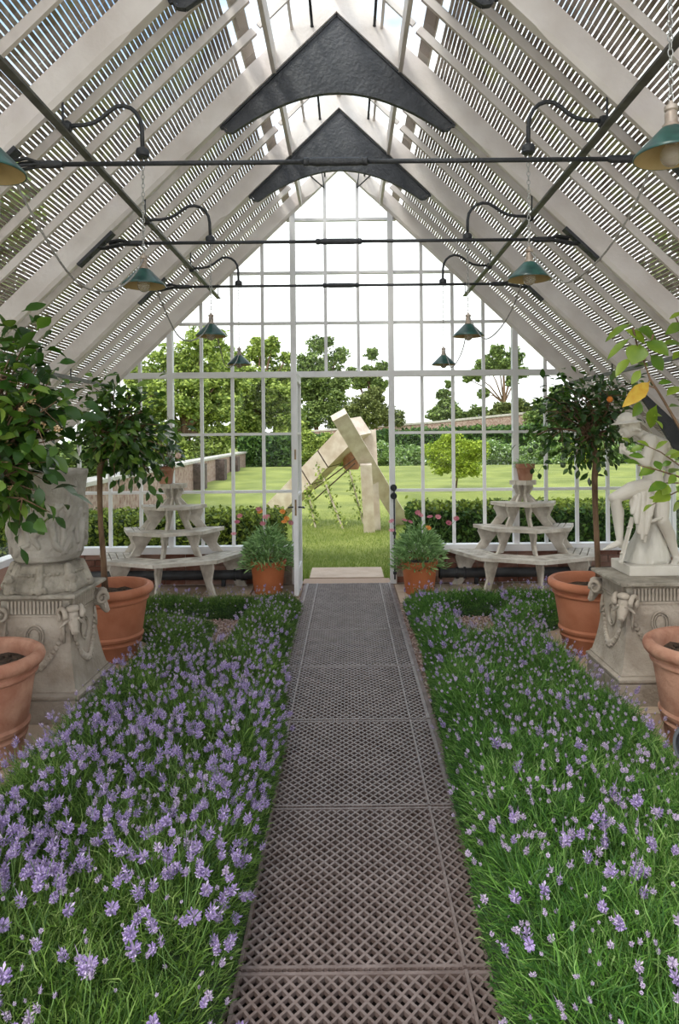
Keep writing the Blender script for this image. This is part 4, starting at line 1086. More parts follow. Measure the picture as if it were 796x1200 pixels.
for i in range(16):                                                                # hair curls
    a = i / 15; mb.ell(S(736 + 14 * a, 497 + 7 * a, -.045 + .01 * math.sin(i * 2)), 2.3 * k, 6, 5)
    mb.ell(S(745 + 5 * a, 498 + 10 * a, -.04 + .06 * a), 2.4 * k, 6, 5)
# hat
hat = MB(); o_ = len(mb.v)
Rt = Matrix.Rotation(-.10, 4, 'Y')
hp = MB().lathe([(0, 0), (10 * k, 0), (17.0 * k, -.6 * k), (17.6 * k, .5 * k), (11.5 * k, 2.6 * k), (11 * k, 5 * k), (9.5 * k, 8.5 * k), (6 * k, 11.5 * k), (2.5 * k, 12.9 * k), (0, 13.1 * k)], 26)
hp.xf(Matrix.Translation(S(735, 496, -.01)) @ Rt)
mb.add(hp.v, hp.f)
for s in (-1, 1):
    mb.cap(S(741, 490, s * .035), S(743.5, 481, s * .05), 3.0 * k, 1.0 * k, 8, .5); mb.cap(S(743, 490, s * .035), S(747, 484, s * .05), 2.4 * k, .8 * k, 8, .5)
# near leg (bent, knee forward): hip -> knee -> ankle
knee = S(721, 583, -.06); ank = S(726.5, 633, -.05)
C2(S(757, 571, -.03), S(741, 574, -.05), 10.5, 9.6); C2(S(741, 574, -.05), knee, 9.6, 6.4); mb.ell(S(718.5, 583.5, -.062), (5.4 * k, 5.6 * k, 5.8 * k), 10, 8)
C2(knee, S(724.5, 605, -.05), 6.3, 6.6); C2(S(724.5, 604, -.05), ank, 6.6, 3.9); mb.ell(S(727.0, 601, -.046), (4.6 * k, 5.4 * k, 9.5 * k), 10, 8)
C2(ank, S(728, 639, -.045), 3.9, 3.6); C2(S(725, 636.5, -.05), S(712.5, 642, -.055), 4.3, 2.8, .9)
for i, dl in enumerate((0, .7, 1.4, 2.2, 3.2)): C2(S(713.5 + dl * .6, 642.0, -.072 + i * .0085), S(706.5 + dl, 644.2, -.074 + i * .0088), 1.65 - .14 * i, 1.2 - .1 * i)
# far leg: thigh down over the rock, shin back to the plinth
kn2 = S(776, 609, -.10); an2 = S(791.5, 650, -.02)
C2(S(771, 574, .0), S(774, 592, -.05), 11, 10.4); C2(S(774, 592, -.05), kn2, 10.4, 7.4); mb.ell(kn2, 7.3 * k, 12, 8)
C2(kn2, S(784.5, 626, -.06), 7.2, 6.6); C2(S(784, 625, -.06), an2, 6.8, 4.2); C2(an2, S(794, 658, -.02), 4.3, 4.0)
C2(S(793, 656, -.025), S(789.0, 661.5, -.10), 4.0, 2.9)
for i in range(5): C2(S(785.5 + i * 2.1, 662.5, -.105 - .004 * (2 - abs(i - 1))), S(784.6 + i * 2.2, 663.6, -.135 + .004 * i), 1.3 - .1 * i * .5, 1.0)
# near arm: shoulder -> elbow -> hand holding the pipe at the chin
sh = S(763, 519, -.085); el = S(757, 543, -.11); wr = S(735.5, 531, -.10)
mb.ell(S(763, 517, -.075), (8.2 * k, 7.5 * k, 8.4 * k), 12, 9)
C2(sh, el, 6.8, 5.2); C2(el, wr, 5.4, 3.3); C2(wr, S(731.5, 528.0, -.095), 3.3, 3.9, .7)
for i in range(4):
    C2(S(731.5, 525.2 + i * 2.0, -.100), S(726.8, 524.2 + i * 2.1, -.088), 1.25, 1.15); C2(S(726.8, 524.2 + i * 2.1, -.088), S(728.6, 524.8 + i * 2.0, -.070), 1.15, .95)
C2(S(733.5, 525.2, -.088), S(729.5, 521.5, -.075), 1.35, 1.05)
# far arm: down behind, hand resting at the hip
C2(S(777, 522, .085), S(786, 548, .10), 6.6, 5.0); C2(S(786, 548, .10), S(778, 570, .09), 5.0, 3.4); C2(S(778, 570, .09), S(775, 577, .085), 3.4, 3.4, .7)
for i in range(5): C2(S(776 - i * 1.2, 577, .075 + i * .006), S(773.5 - i * 1.6, 583, .075 + i * .007), 1.2, 1.0)
o = mb.build('figure', MARBLE, t, True); remesh(o, .0042, 2, .4)
# pan pipe held to the mouth
mb = MB()
for i in range(5): mb.tube([S(727.5 + i * .9, 519.5, -.088 + i * .004), S(728.0 + i * .8, 531 - i * .9, -.086 + i * .004)], .0042, 7)
mb.build('reed_pipe', MARBLE, t, True)
# rock seat
mb = MB(); V = []; n = 28; rows = 14; fs = []
for i in range(rows + 1):
    q = i / rows; py = 664 - (664 - 586) * q; w0 = 30 - 20.5 * q ** .75 + 3.0 * math.sin(q * 9) * .4; cxp = 757 + 9 * q
    for a in range(n):
        th = 2 * PI * a / n; r_ = w0 * (1 + .05 * math.sin(5 * th + q * 5) + .035 * math.sin(11 * th - q * 9) + .02 * math.sin(23 * th))
        c = S(cxp, py, .02); V.append((c.x + r_ * k * math.cos(th), c.y + min(r_ * k, .125) * math.sin(th) * .95, max(c.z, ft) if i else ft))
fs = [(i * n + a, i * n + (a + 1) % n, (i + 1) * n + (a + 1) % n, (i + 1) * n + a) for i in range(rows) for a in range(n)] + [tuple(range(n - 1, -1, -1)), tuple(rows * n + a for a in range(n))]
mb.add(V, fs)
o = mb.build('rock_seat', mat('tooled_statue_stone', (0.50, 0.47, 0.41), (0.64, 0.61, 0.55), .8, 12, .6, 30, stretch=(1, 1, .25)), t, True)
# drapery: overlapping folds
mb = MB()
folds = [(745.5, 581, 742.5, 603, 3.6), (748.5, 578, 746.5, 614, 3.2), (752, 576, 748.5, 626, 3.4), (755.5, 576, 751.5, 633, 3.0), (758.5, 576, 754.8, 636, 2.8), (761.5, 577, 757.5, 627, 3.0), (764, 579, 761, 614, 2.8), (766, 582, 763.5, 606, 2.4)]
for i, (x0, y0, x1, y1, r_) in enumerate(folds):
    d0 = -.085 - .010 * (i % 2); pts = [S(x0 + (x1 - x0) * q + math.sin(q * 5 + i) * .9, y0 + (y1 - y0) * q, d0 - .035 * q) for q in (0, .2, .4, .6, .8, 1)]
    mb.tube(pts, [r_ * k * a for a in (.8, 1.0, 1.1, 1.15, 1.1, .7)], 8)
mb.cap(S(744, 582, -.08), S(764, 574, -.08), 3.4 * k, 2.8 * k, 10); mb.cap(S(760, 612, -.10), S(775, 607, -.13), 2.4 * k, 2.0 * k, 8); mb.ell(S(742, 590, -.07), (4.5 * k, 4 * k, 7 * k), 10, 8)
o = mb.build('drapery', MARBLE, t, True); remesh(o, .004, 1)
# sheathed sword
mb = MB(); mb.bar(S(741.5, 606, -.09), S(727.5, 659, -.115), 5.6 * k, 2.4 * k, up=(1, .2, 0)); mb.ell(S(727.5, 658.5, -.115), (2.9 * k, 1.5 * k, 2.9 * k), 10, 6)
for py in (618, 648): q = (py - 606) / 53; c = S(741.5 - 14 * q, py, -.0915 - .025 * q); mb.ell(c, (3.8 * k, 1.9 * k, 1.6 * k), 10, 6)
mb.build('sword_sheath', MARBLE, t, 'auto')

# ------------------------------------------------------------------ tiered plant stands
def stand(cx, label):
    cy = YG - .07
    t = thing('plant_stand', label, 'plant stand', (cx, cy, 0), 'white tiered half octagon plant stands')
    tiers = [(.80, .375, .30), (.535, .640, .26), (.345, .885, .24), (.135, 1.10, .2)]
    def oct_(r, a): return (cx + r * math.cos(a) , cy - r * math.sin(a))
    for ti, (r, z, dpt) in enumerate(tiers):
        K = 4; ang = [PI * k_ / K for k_ in range(K + 1)]
        inner = max(0, r - dpt)
        # edge boards
        for k_ in range(K):
            a, b = oct_(r, ang[k_]), oct_(r, ang[k_ + 1]); MB().bar((*a, z - .014), (*b, z - .014), .022, .036, up=(0, 0, 1)).build('edge_board', WWOOD, t)
            # slats parallel to the edge
            nsl = 4 if ti < 3 else 3; wdt = (r - inner) / nsl if ti < 3 else r / 3
            for j in range(nsl):
                ro = r - wdt * j - .012; ri = ro - wdt + .012
                P = [oct_(ro, ang[k_]), oct_(ro, ang[k_ + 1]), oct_(max(ri, .005), ang[k_ + 1]), oct_(max(ri, .005), ang[k_])]
                MB().prism(P, 'Z', z - .014, z + .004).build('slat', WWOOD, t)
        if ti == 3: MB().prism([oct_(r + .01, a) for a in ang], 'Z', z + .003, z + .016).build('top_board', WWOOD, t)
        # brackets / legs below this tier
        zb = 0.0 if ti == 0 else tiers[ti - 1][1] + .004
        hh = z - .03 - zb
        legs_a = [0.04, PI / 4, PI / 2, 3 * PI / 4, PI - .04]
        for a in legs_a:
            R0 = r * (.93 if ti < 3 else .8) * (math.cos(PI / 8) + .07 if a not in (0.04, PI - .04) else 1)
            # curved outer leg, in radial plane (rad, z)
            ow = .075 if ti < 3 else .06
            foot = .03 if ti else .045
            pts = [(R0 - .01, 1), (R0 - ow - .055, 1), (R0 - ow - .075, .72), (R0 - ow * .75 - .055, .45), (R0 - ow + foot - .03, 0), (R0 + foot + .005, 0), (R0 - .035, .42), (R0 - .02, .62), (R0 + .004, .82)]
            c, s = math.cos(a), math.sin(a)
            def rad(poly, thk=.024):
                mb = MB(); n = len(poly); V = []
                for sg in (-1, 1):
                    for rr_, q in poly: V.append((cx + rr_ * c + sg * thk / 2 * s, cy - rr_ * s + sg * thk / 2 * c, zb + q * hh))
                fs = [tuple(range(n - 1, -1, -1)), tuple(range(n, 2 * n))] + [(i, (i + 1) % n, (i + 1) % n + n, i + n) for i in range(n)]
                return mb.add(V, fs)
            rad(pts).build('leg', WWOOD, t)
            if ti < 3:
                di = [(R0 - ow - .10, 1), (R0 - ow - .19, 1), (R0 - ow + foot - .035, 0), (R0 - ow + foot + .02, 0)]
                if di[1][0] > .02: rad(di, .022).build('brace', WWOOD, t)
    return cy
stand(-1.885, 'white tiered half octagon plant stand in the left corner, topped by a leafy pot')
stand(1.90, 'white tiered half octagon plant stand on the right, topped by a chipped pot')

def small_pot(c, r, h, m, label, cat='pot'):
    x, y, z = c; t = thing('flower_pot', label, cat, (x, y, z), 'small plain clay pots')
    prof = [(0, 0), (r * .66, 0), (r * .70, .006), (r * .90, h * .72), (r * .92, h * .73), (r, h * .75), (r * 1.02, h * .97), (r, h), (r * .92, h), (r * .88, h * .85), (0, h * .85)]
    MB().lathe(prof, 32, (x, y, z + .001)).build('pot_body', m, t, 'auto'); MB().lathe([(0, h * .84), (r * .88, h * .84), (r * .8, h * .88), (0, h * .9)], 16, (x, y, z)).build('soil', SOIL, t)
    return t
pc = (U(193.5, 560, 7.31).x, YG - .07 - .065, 1.117)
small_pot(pc, .095, .185, TERRA_OLD, 'small red clay pot on top of the left plant stand')
tp = thing('potted_plant', 'glossy leafy plant with a pale pink bloom in the small left stand pot', 'plant', (pc[0], pc[1], pc[2] + .16))
def rosette(t, n, Ln, W, m, rad, hgt, kind=None, seed=2, up=.6, name='leaf'):
    rr = random.Random(seed); b = Vector(t.location); meshes = [leaf_mesh(name, m, Ln * q, W * q, fold=.25, droop=.35) for q in (1, .8, 1.15)]
    for i in range(n):
        a = rr.uniform(0, 6.28); q = math.sqrt(rr.uniform(0, 1)); z = hgt * rr.uniform(.1, 1) * (1 - .5 * q)
        p = Vector((math.cos(a) * q * rad, math.sin(a) * q * rad, z)); d = Vector((math.cos(a) * (.3 + q), math.sin(a) * (.3 + q), rr.uniform(-.3, up)))
        inst(name, rr.choice(meshes), Matrix.Translation(p) @ basis(d, (rr.gauss(0, .4), -.3, 1)).to_4x4() @ Matrix.Scale(rr.uniform(.7, 1.1), 4), t)
rosette(tp, 90, .10, .055, CITRUSD, .13, .36, seed=8)
mb = MB()
for i in range(7): a = i * 2.3; mb.tube([Vector(tp.location) + Vector((0, 0, -.02)), Vector(tp.location) + Vector((.07 * math.cos(a), .07 * math.sin(a), .15)), Vector(tp.location) + Vector((.12 * math.cos(a), .12 * math.sin(a), .30))], [.005, .004, .002], 5)
mb.build('stems', BARK, tp, kind='stuff')
bl = MB(); c_ = U(209, 534, 7.15)
for i in range(9): a = i * .7; bl.ell(c_ + Vector((.018 * math.cos(a), -.01, .018 * math.sin(a))), (.016, .008, .016), 7, 5)
bl.build('bloom', mat('pale_pink_bloom', (.62, .40, .33), (.8, .62, .52), .7, 30), tp, True, label='pale pink bloom')
pc2 = (U(616.5, 555, 7.31).x, YG - .07 - .065, 1.117)
small_pot(pc2, .10, .175, TERRA_OLD, 'small chipped clay pot on top of the right plant stand')
tp = thing('potted_plant', 'low tuft of narrow leaves with one trailing shoot in the right stand pot', 'plant', (pc2[0], pc2[1], pc2[2] + .16))
rosette(tp, 70, .07, .012, DAISY, .09, .06, seed=12, up=1.2)
mb = MB(); q0 = Vector(tp.location); mb.tube([q0, q0 + Vector((.06, -.09, .0)), q0 + Vector((.10, -.11, -.08)), q0 + Vector((.17, -.10, .02))], [.004, .003, .003, .002], 6); mb.build('trailing_shoot', STEMG, tp, True)
lm = leaf_mesh('leaf', CITRUSD, .075, .05)
for d_, p_ in (((1, 0, -.6), (.15, -.10, .0)), ((-.3, 0, -1), (.06, -.10, -.02)), ((.6, -.2, .3), (.17, -.1, .02)), ((.2, -.1, -1), (.11, -.12, -.07))):
    inst('leaf', lm, Matrix.Translation(p_) @ basis(d_, (0, -1, .4)).to_4x4(), tp)

# ------------------------------------------------------------------ daisy pots beside the door
def daisy(cx, cy, label, plabel, seed, flowers):
    t = thing('flower_pot', label, 'pot', (cx, cy, 0), 'orange clay pots by the door'); r, h = .195, .335
    MB().lathe([(0, 0), (.142, 0), (.146, .006), (.176, h - .055), (.186, h - .052), (.192, h - .005), (.188, h), (.176, h), (.170, h - .03), (0, h - .03)], 40, (cx, cy, .004)).build('pot_body', TERRA_NEW, t, 'auto')
    MB().lathe([(0, h - .032), (.17, h - .032), (.15, h - .02), (0, h - .015)], 18, (cx, cy, 0)).build('soil', SOIL, t)
    p = thing('flowering_plant', plabel, 'plant', (cx, cy, h - .02))
    n = 1500; rr = np.random.RandomState(seed); az = rr.uniform(0, 2 * PI, n); q = np.sqrt(rr.uniform(0, 1, n)); zz = rr.uniform(0, 1, n)
    rad = .27 * q * (1 - .25 * zz); P = np.stack([cx + rad * np.cos(az), cy + rad * np.sin(az), h - .04 + .05 * (1 - q) + (.40 - .20 * q) * zz - .05 * q * (zz < .3)], 1)
    D = np.stack([np.cos(az) * (.25 + q), np.sin(az) * (.25 + q), rr.uniform(-.1, 1.3, n)], 1) + rr.normal(0, .25, (n, 3))
    mass('leaves', leaf_template(.085, .017, .2, .2, .05), P, np_basis(D, rr.normal(0, .5, (n, 3)) + np.array([0, -.2, 1])), rr.uniform(.6, 1.2, n), DAISY, p)
    for (px, py, kd, dy) in flowers:
        f = U(px, py, cy + dy)
        bmx = MB(); npet = 12
        for i in range(npet):
            a = 2 * PI * i / npet; d = Vector((math.cos(a), math.sin(a), .25)); c = d * .022
            V = [d * .006, d * .022 + Vector((-math.sin(a), math.cos(a), 0)) * .006, d * .036, d * .022 - Vector((-math.sin(a), math.cos(a), 0)) * .006]
            bmx.add(V, [(0, 1, 2, 3)])
        bmx.ell((0, 0, .004), (.009, .009, .006), 8, 5)
        me = mesh_only(bmx, 'flower', ORANGE if kd else PINK)
        inst('flower', me, Matrix.Translation(f - p.location) @ Matrix.Rotation(R.uniform(.3, .9), 4, 'X') @ Matrix.Rotation(R.uniform(-.4, .4), 4, 'Y'), p, 'orange flower' if kd else None)
        base = Vector((cx + (f.x - cx) * .3, cy + dy * .3, h + .03)); MB().tube([base, base.lerp(f, .5) + Vector((0, 0, .03)), f], .0022, 5).build('flower_stem', STEMG, p)
daisy(-.83, 7.06, 'orange clay pot left of the open door', 'grey-green daisy plant with pink and orange flowers left of the door', 3,
      [(274, 626, 0, 0), (278, 612, 0, .05), (303, 597, 0, .1), (305, 600, 1, .1), (311, 606, 0, 0), (308, 614, 0, -.05), (314, 606, 0, .1), (331, 600, 1, 0), (333, 612, 1, -.05), (336, 608, 1, .05), (281, 605, 0, .1), (341, 613, 0, .1)])
daisy(.725, 6.97, 'orange clay pot right of the open door', 'grey-green daisy plant with pink flowers and one orange right of the door', 5,
      [(459, 622, 0, 0), (459, 611, 0, .05), (474, 610, 0, .1), (490, 601, 0, 0), (493, 604, 0, .05), (504, 606, 0, .05), (513.5, 606, 0, 0), (526, 613, 0, -.05), (502, 619, 1, -.05), (535, 608, 0, .1), (481, 612, 0, .1)])

# ------------------------------------------------------------------ heating pipes
for s, xa, xb_ in ((-1, -3.3, -.95), (1, .98, 3.3)):
    t = thing('heating_pipe', 'thick black heating pipe along the foot of the %s gable wall' % ('left' if s < 0 else 'right'), 'pipe', ((xa + xb_) / 2, 7.36, 0), 'black pipes at the gable wall')
    MB().tube([(xa, 7.36, .125), (xb_, 7.36, .125)], .052, 16).build('pipe', DARKL, t, 'auto')
    xi = xb_ if s < 0 else xa
    for q in (0, .18, .26): MB().tube([(xi - s * -.0 + s * q, 7.36, .125), (xi + s * (q + .025), 7.36, .125)], .064, 16).build('flange', IRON, t, 'auto')
    for q in (.4, 1.3, 2.1): x = xi + s * q; MB().box(x - .02, x + .02, 7.34, 7.38, 0, .08).build('support', IRON, t)

# black spotlight at the right edge
t = thing('garden_spotlight', 'black round spotlight head cut by the right edge above the lavender', 'lamp', (1.33, 2.62, 0))
cP = Vector((1.345, 2.62, .405)); ax = Vector((-.55, -.80, .12)).normalized()
Mx = Matrix.Translation(cP) @ Vector((0, 0, 1)).rotation_difference(ax).to_matrix().to_4x4()
MB().lathe([(0, -.13), (.05, -.13), (.066, -.11), (.080, .0), (.083, .03), (.078, .03), (.072, .012), (0, .010)], 36).xf(Mx).build('lamp_head', DARKL, t, 'auto')
MB().lathe([(.080, .018), (.090, .02), (.093, .032), (.090, .046), (.080, .046), (.080, .018)], 36).xf(Mx).build('rim', mat('lit_black_rim', (.05, .055, .062), (.10, .11, .12), .35), t, 'auto')  # rim coloured lighter than the head, light painted onto its edge
MB().tube([cP - ax * .05 + Vector((0, 0, -.07)), Vector((1.375, 2.66, .2)), Vector((1.375, 2.66, -.01))], .011, 8).build('stake', DARKL, t, True)

# ------------------------------------------------------------------ outdoors
step = thing('threshold_step', 'worn sandstone step just outside the open doorway', 'step', (-.02, 7.9, 0))
MB().box(-.44, .40, 7.72, 8.32, -.05, .012).build('slab', PAVE, step); MB().box(-.50, .46, YG - .02, 7.70, -.05, .004).build('sill_slab', PAVE, step)
lawn = shell('lawn', 'bright mown lawn with shallow terraces beyond the glass', 'lawn'); lawn['category'] = 'lawn'
nx, ny = 60, 120; gx_ = np.linspace(-60, 60, nx); gy_ = np.concatenate([np.linspace(YG + .15, 40, 90), np.linspace(41, 120, 30)])
X, Y = np.meshgrid(gx_, gy_); Z = -.03 + .06 * np.sin(Y * .9) * np.clip((Y - 9) / 20, 0, 1) + np.where((Y > 13.5) & (Y < 16), .0, 0) + .12 * np.clip((Y - 17) / .8, 0, 1) + .15 * np.clip((Y - 24.5) / .9, 0, 1)
idx = np.arange(nx * ny).reshape(ny, nx)
npmesh('turf', np.stack([X.ravel(), Y.ravel(), Z.ravel()], 1), np.stack([idx[:-1, :-1], idx[:-1, 1:], idx[1:, 1:], idx[1:, :-1]], -1).reshape(-1, 4), GRASS, lawn, None, None, True)
for s in (-1, 1):
    MB().box(min(s * 3.95, s * 60), max(s * 3.95, s * 60), -20, YG + .15, -.2, -.03).build('turf', GRASS, lawn)
n = 60000; x = NR.uniform(-1, 1, n); y = 7.75 + (NR.uniform(0, 1, n) ** 1.6) * 9; x = x * (.6 + (y - 7.6) * .25)
ok = ~((x > -.46) & (x < .42) & (y < 8.34)); x, y = x[ok], y[ok]; n = len(x)
P = np.stack([x, y, np.full(n, -.035)], 1); D = np.stack([NR.normal(0, .4, n), NR.normal(0, .4, n), np.ones(n)], 1)
bt = (np.array([(0, -.0022, 0), (0, .0022, 0), (.045, 0, 0)], float), np.array([(0, 1, 2)]))
mass('grass_blades', bt, P, np_basis(D, rdirs(n)), NR.uniform(.6, 1.2, n), BLADE, lawn)

def leafbox(name, label, cat, x0, x1, y0, y1, z0, z1, m, n, s, group=None, slope=0, m2=None):
    t = thing(name, label, cat, ((x0 + x1) / 2, (y0 + y1) / 2, z0), group)
    sh_ = slope
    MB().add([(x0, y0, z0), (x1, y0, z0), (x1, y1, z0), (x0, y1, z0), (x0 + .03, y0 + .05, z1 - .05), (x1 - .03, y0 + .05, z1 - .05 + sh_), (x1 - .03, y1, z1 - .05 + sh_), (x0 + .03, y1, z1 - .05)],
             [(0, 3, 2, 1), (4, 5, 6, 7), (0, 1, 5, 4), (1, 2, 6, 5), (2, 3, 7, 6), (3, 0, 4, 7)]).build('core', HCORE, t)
    W_, D_, Hz = x1 - x0, y1 - y0, z1 - z0; A = np.array([W_ * Hz, W_ * D_, D_ * Hz, D_ * Hz]); c = NR.choice(4, n, p=A / A.sum())
    u, v = NR.uniform(0, 1, n), NR.uniform(0, 1, n)
    x = np.where(c < 2, x0 + W_ * u, np.where(c == 2, x0, x1)); y = np.where(c == 0, y0, np.where(c == 1, y0 + D_ * v, y0 + D_ * u)); z = np.where(c == 1, z1 + sh_ * (x - x0) / W_, z0 + Hz * v)
    z = np.where(c == 1, z, z0 + (z1 - z0 + sh_ * (x - x0) / W_) * v)
    jit = s * .5; P = np.stack([x, y, z], 1) + NR.normal(0, jit, (n, 3)) * .8
    tm = (np.array([(-.5, 0, 0), (0, .28, .08), (.5, 0, 0), (0, -.28, .08)]), np.array([(0, 1, 2, 3)]))
    top = (c == 1)
    mats_ = m2 or m
    for nm, msk, mt in (('side_leaves', ~top, m), ('top_leaves', top, mats_)):
        if msk.sum(): mass(nm, tm, P[msk], np_basis(rdirs(msk.sum()), rdirs(msk.sum())), NR.uniform(.6, 1.3, msk.sum()) * s, mt, t)
    return t
leafbox('box_hedge', 'low clipped hedge just outside the gable, left of the doorway', 'hedge', -6.5, -.92, 8.9, 9.8, -.02, .56, HEDGEY, 15000, .07, 'low hedges outside the gable', 0, HEDGEY)
leafbox('box_hedge', 'low clipped hedge just outside the gable, right of the doorway', 'hedge', .86, 6.5, 8.9, 9.8, -.02, .64, HEDGE, 15000, .07, 'low hedges outside the gable', 0, HEDGEY)  # top leaves coloured yellower than the sides to paint a sunlit edge
leafbox('tall_hedge', 'dark clipped hedge across the far end of the lawn on the left', 'hedge', -5.2, .6, 33.3, 34.6, .1, 1.55, HEDGE, 9000, .22)
leafbox('tall_hedge', 'long dark hedge in front of the far garden wall on the right', 'hedge', .8, 22, 36, 37.2, .1, 1.75, HEDGE, 12000, .25, None, .5)
# far wall and left wall
def wall_run(name, label, pts, th, cop, piers=()):
    t = thing(name, label, 'wall', (pts[0][0], pts[0][1], 0)); 
    for (x0, y0, h0), (x1, y1, h1) in zip(pts[:-1], pts[1:]):
        d = Vector((x1 - x0, y1 - y0, 0)).normalized(); nn = Vector((-d.y, d.x, 0)) * th / 2
        V = []
        for (x, y, h) in ((x0, y0, h0), (x1, y1, h1)):
            p = Vector((x, y, 0)); V += [p - nn + Vector((0, 0, -.1)), p + nn + Vector((0, 0, -.1)), p + nn + Vector((0, 0, h)), p - nn + Vector((0, 0, h))]
        MB().add(V, [(3, 2, 1, 0), (4, 5, 6, 7), (0, 1, 5, 4), (1, 2, 6, 5), (2, 3, 7, 6), (3, 0, 4, 7)]).build('wall_face', GWALL, t)
        MB().bar((x0, y0, h0 + cop / 2), (x1, y1, h1 + cop / 2), th + .12, cop, up=(0, 0, 1)).build('coping', COPING, t)
    for (x, y, h) in piers: MB().box(x - .0, x + .35, y - .25, y + .25, -.1, h).build('pier', mat('dark_brick_pier', (.07, .05, .045), (.14, .10, .09), .95, 8), t)
    return t
wall_run('garden_wall', 'low old brick wall running away along the left of the lawn', [(-4.35, 9.9, .84), (-4.75, 20, .86), (-5.1, 33, .86)], .35, .07, [(-4.62, 20.5, .84), (-4.72, 24.5, .84), (-4.8, 28, .84)])
wall_run('garden_wall', 'far brick garden wall with pale coping behind the right lawn', [(-4, 60, 2.0), (6, 50, 2.5), (12, 46, 3.0), (34, 44, 4.2)], .4, .15)
# perennial border and small tree
def bush(name, label, cat, Y, blobs, m, n, ls, base=0.0, trunk=None, group=None, squash=.8):
    c = U(blobs[0][0], blobs[0][1], Y); t = thing(name, label, cat, (c.x, Y, base), group)
    P = []; tot = sum(b[2] ** 2 for b in blobs)
    for (px, py, r) in blobs:
        k_ = max(8, int(2.8 * n * r * r / tot)); q = U(px, py, Y); rr_ = r * Y / F; nc = 44; cd = rdirs(nc) * (NR.uniform(.15, 1.0, nc) ** .5)[:, None] * np.array([1, .8, squash]) * rr_ * .88
        ci = NR.randint(0, nc, k_); yo = NR.uniform(-.5, .5) * rr_; loc = rdirs(k_) * (NR.uniform(.2, 1, k_) ** .5)[:, None] * np.array([1, .8, .62]) * rr_ * .38 * NR.uniform(.6, 1.3, nc)[ci][:, None]
        P.append(np.array([[q.x, Y + yo, q.z]]) + cd[ci] + loc)
    P = np.concatenate(P); P = P[P[:, 2] > base + .02]; k_ = len(P)
    tm = (np.array([(-.5, 0, 0), (0, .3, .08), (.5, 0, 0), (0, -.3, .08)]), np.array([(0, 1, 2, 3)]))
    D = rdirs(k_); D[:, 2] *= .6
    mass('foliage', tm, P, np_basis(D, rdirs(k_) + np.array([0, 0, .8])), NR.uniform(.5, 1.2, k_) * ls * .72, m, t)
    if trunk:
        tx, tr = trunk; g = Vector((U(tx, 560, Y).x, Y, base - .1)); 
        topz = U(blobs[0][0], blobs[0][1], Y)
        tr *= .62; MB().tube([g, g.lerp(topz, .5) + Vector((.05, 0, 0)), topz], [tr * 1.3, tr, tr * .6], 8).build('trunk', BARK, t, True)
        for (px, py, r) in blobs[1:]:
            q = U(px, py, Y); MB().tube([g.lerp(topz, .55), g.lerp(topz, .6).lerp(q, .5) + Vector((0, 0, .02 * Y / 10)), q], [tr * .6, tr * .45, tr * .2], 6).build('branch', BARK, t, True)
    return t
bush('small_tree', 'small lime green tree standing alone on the right lawn', 'tree', 19.5, [(535, 533, 25), (514, 530, 18), (555, 528, 19), (530, 516, 15), (545, 549, 17), (518, 546, 15)], LIMEB, 6500, .10, .1, (534, .035))
for i, (px, py, r, m, lb) in enumerate([(452, 535, 20, BORDER, 'feathery border plants behind the right door post'), (485, 538, 19, BORDER, 'bushy border plants between the doorway and lime tree'), (575, 532, 22, BORDER, 'tall white-flecked border plants right of the lime tree'),
                                    (605, 538, 20, BORDER, 'border plants behind the clay pot on the right stand'), (640, 532, 24, BORDER, 'border plants behind the right standard tree'), (680, 532, 24, LIMEB, 'yellow-green border shrub right of the standard tree trunk'), (720, 532, 24, BORDER, 'border plants behind the statue'), (765, 530, 26, BORDER, 'border plants at the right end of the lawn')]):
    bush('border_plant', lb, 'plants', 32, [(px, py, r), (px - r * .7, py + 4, r * .75), (px + r * .7, py + 3, r * .75)], m, 3200, .17, .2, None, 'perennials in the long border', 1.0)
bush('border_plant', 'leafy bush at the corner of the tall hedge by the door', 'plants', 31, [(368, 530, 18), (385, 518, 14), (400, 535, 14), (360, 515, 12)], TREEA, 3500, .17, .15, None, 'perennials in the long border', 1.0)
